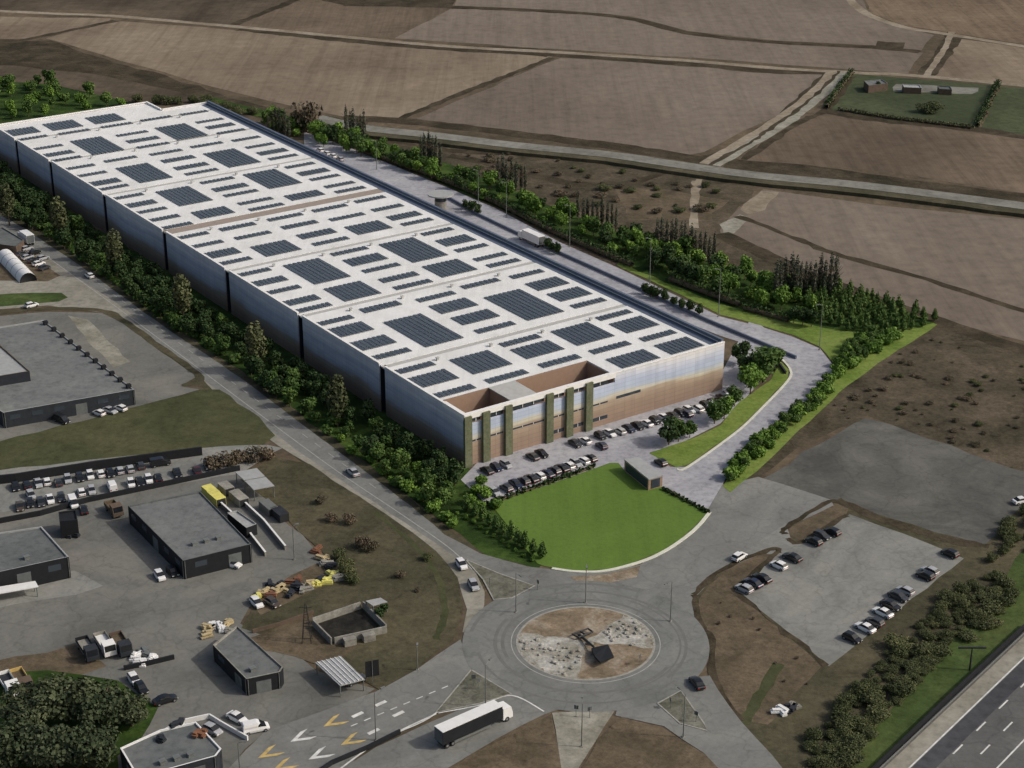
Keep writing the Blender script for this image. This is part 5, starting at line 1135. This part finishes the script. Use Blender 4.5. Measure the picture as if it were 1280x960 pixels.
# lorries
def lorry(px, to, L, label, body='white_paint', side=None, cabcol='white', cab_front=True, name='lorry', flatbed=False, h=3.7):
    t = thing(name, label, 'lorry', G(*px), head(px, to)); t.location.z = .1
    bl = L - 2.4; x0 = -L / 2
    if flatbed:
        m = MB(); m.box(x0, x0 + bl, -1.2, 1.2, .95, 1.2); m.build('load_bed', M[body], t)
        m = MB(); m.box(x0, x0 + .12, -1.2, 1.2, 1.203, 1.9); m.box(x0 + .13, x0 + bl, -1.2, -1.1, 1.203, 1.8); m.box(x0 + .13, x0 + bl, 1.1, 1.2, 1.203, 1.8); m.box(x0 + bl - .12, x0 + bl - .0, -1.09, 1.09, 1.203, 2.1); m.build('side_board', M[side or body], t)
    else:
        m = MB(); m.box(x0, x0 + bl, -1.25, 1.25, 1.1, h); m.build('cargo_box', M[side or body], t)
        m = MB(); m.box(x0 - .03, x0 + bl + .03, -1.28, 1.28, h + .003, h + .1); m.build('cargo_roof', M[body], t)
        m = MB(); m.box(x0 - .06, x0 - .004, -1.15, 1.15, 1.2, h - .1); m.build('rear_door', M['roof_grey2'], t)
        for sy in (-1, 1): m = MB(); m.box(x0 + 2.5, x0 + bl - 2.6, sy * 1.2 - .03, sy * 1.2 + .03, .45, .95); m.build('side_guard', M['galv'], t)
    m = MB(); m.box(x0 + .2, L / 2 - .3, -.5, .5, .6, .94); m.build('chassis', M['steel'], t)
    c0 = x0 + bl + .25; m = MB()
    prof = [(c0, .55), (L / 2, .55), (L / 2, 1.5), (L / 2 - .35, 2.75), (c0, 2.95)]
    vs = [(x, -1.18, z) for x, z in prof] + [(x, 1.18, z) for x, z in prof]
    m.add(vs, [(0, 1, 2, 3, 4), (9, 8, 7, 6, 5)] + [(i, i + 5, (i + 1) % 5 + 5, (i + 1) % 5) for i in range(5)]); cb = m.build('cab', M['white_paint'] if cabcol == 'white' else M[cabcol], t)
    m = MB(); m.add([(L / 2 + .01, -1.05, 1.55), (L / 2 + .01, 1.05, 1.55), (L / 2 - .31, 1.05, 2.68), (L / 2 - .31, -1.05, 2.68)], [(0, 1, 2, 3)]); m.build('windscreen', M['carglass'], cb)
    for x in ((x0 + 1.0, x0 + 2.2, L / 2 - 1.3) if L > 9 else (x0 + 1.2, L / 2 - 1.2)):
        for sy in (-1, 1):
            m = MB(); m.cyl((0, -.16, 0), (0, .16, 0), .5, n=14); wl = m.build('wheel', M['tyre'], t, (x, sy * 1.02, .5))
            m = MB(); m.cyl((0, -.17, 0), (0, .17, 0), .25, n=10); m.build('rim', M['rim'], wl)
    return t
lorry((593, 915), (622, 902), 15.5, 'long articulated lorry with white roof and dark shaded sides below roundabout', 'white_paint', 'wall_black')  # black sides put the trailer's shaded side into the colour
lorry((664, 304), (640, 293), 11.5, 'white box lorry on the dock road behind the warehouse')
lorry((33, 304), (20, 295), 8.5, 'white box lorry at the roadside by the brown shed')
for i, (x, y, b, sd_, c) in enumerate(((110, 818, 'concrete', 'wall_black', 'wall_dark'), (132, 812, 'white_paint', 'concrete', 'white'), (152, 812, 'red_soil', 'wall_brown', 'wall_dark'), (12, 862, 'wall_dark', 'white_paint', 'white'), (28, 858, 'red_soil', 'line_yellow', 'wall_brown'))):
    lorry((x, y), (x + 14, y + 22), 7.5, ('%s flatbed lorry, %s in the ' % (('pale grey', 'white', 'rusty brown', 'dark', 'yellow-sided')[i], ORD[i] if i < 3 else ORD[i - 3])) + ('three beside the dark grove' if i < 3 else 'pair at the left picture edge'), b, sd_, c, flatbed=True, name='flatbed_lorry')
lorry((143, 642), (150, 650), 6.0, 'red-brown tipper lorry left of the yard hall', 'wall_brown', 'red_soil', 'wall_brown', flatbed=True, name='flatbed_lorry')
# yard clutter: containers, stacks, machine parts
M['yellow'] = flat('yellow_plastic', C(206, 200, 112), .6); M['rust'] = flat('rusty_iron', C(118, 82, 62), .8, var=.3); M['wood'] = flat('pale_timber', C(176, 160, 124), .8, var=.2)
def container(px, to, L, w_, h, mat, label, cat='container', name='container'):
    t = thing(name, label, cat, G(*px), head(px, to)); m = MB(); m.box(-L / 2, L / 2, -w_ / 2, w_ / 2, .15, h); m.build('body', mat, t)
    m = MB()
    for i in range(int(L / .5)): x = -L / 2 + .25 + i * .5; m.box(x - .08, x + .08, -w_ / 2 - .05, w_ / 2 + .05, .2, h + .05)
    m.build('ribs', mat, t); m = MB(); m.box(L / 2 + .002, L / 2 + .06, -w_ / 2 + .1, w_ / 2 - .1, .25, h - .1); m.build('door', M['steel'], t)
for i, (x, y, L, mt, lab) in enumerate(((264, 621, 5, 'yellow', 'upper yellow skip behind the yard hall'), (271, 628, 5, 'yellow', 'lower yellow skip behind the yard hall'), (283, 616, 4, 'concrete', 'grey container beside the upper yellow skip'), (299, 628, 5.5, 'concrete', 'pale container between yellow skip and white wall'), (336, 640, 5, 'galv', 'grey container at end of the walled passage'), (350, 648, 4.5, 'wall_dark', 'dark container at the verge corner of the passage'))):
    container((x, y), (x + 14, y + 12), L, 2.3, 2.0, M[mt], lab)
spots = [(322, 748), (330, 742), (338, 746), (346, 740), (355, 736), (362, 742), (372, 734), (380, 738), (388, 730), (396, 733), (402, 724), (410, 728), (416, 719), (424, 723), (396, 690), (402, 698), (408, 704), (415, 710), (262, 787), (270, 782), (278, 786), (288, 781), (258, 794), (284, 790), (168, 822), (180, 818), (190, 826), (176, 830), (88, 665), (92, 672), (344, 732), (368, 727), (250, 940), (225, 930), (205, 945), (985, 888), (992, 884), (979, 892)]
for i, (x, y) in enumerate(spots):
    p = G(x, y, .1); rr = random.Random(i); mt = M[rr.choice(('rust', 'wood', 'concrete', 'yellow' if i < 18 else 'galv', 'wall_dark', 'white_paint'))]
    where = 'debris row on the verge' if i < 18 or i in (30, 31) else 'heap behind the small workshop' if i < 24 else 'heap right of the flatbeds' if i < 28 else 'corner of the left-edge hall' if i < 30 else 'forecourt roof of the office' if i < 35 else 'pile on the red bank'
    t = thing('scrap_stack', 'stack of %s in the %s' % ('scrap boards', where), 'scrap', (p.x, p.y, .1 if not 32 <= i < 35 else 3.72), rr.uniform(0, 3), 'scrap of the ' + where)
    for j in range(3):
        m = MB(); L = rr.uniform(1.2, 2.8); m.box(-L / 2, L / 2, -.5, .5, 0, rr.uniform(.25, .5)); m.box(-L / 2 + .1, L / 2 - .3, -.4, .3, .51, .7); m.build('board', mt, t, (rr.uniform(-.8, .8), rr.uniform(-.8, .8), j * .12), rr.uniform(0, 3))
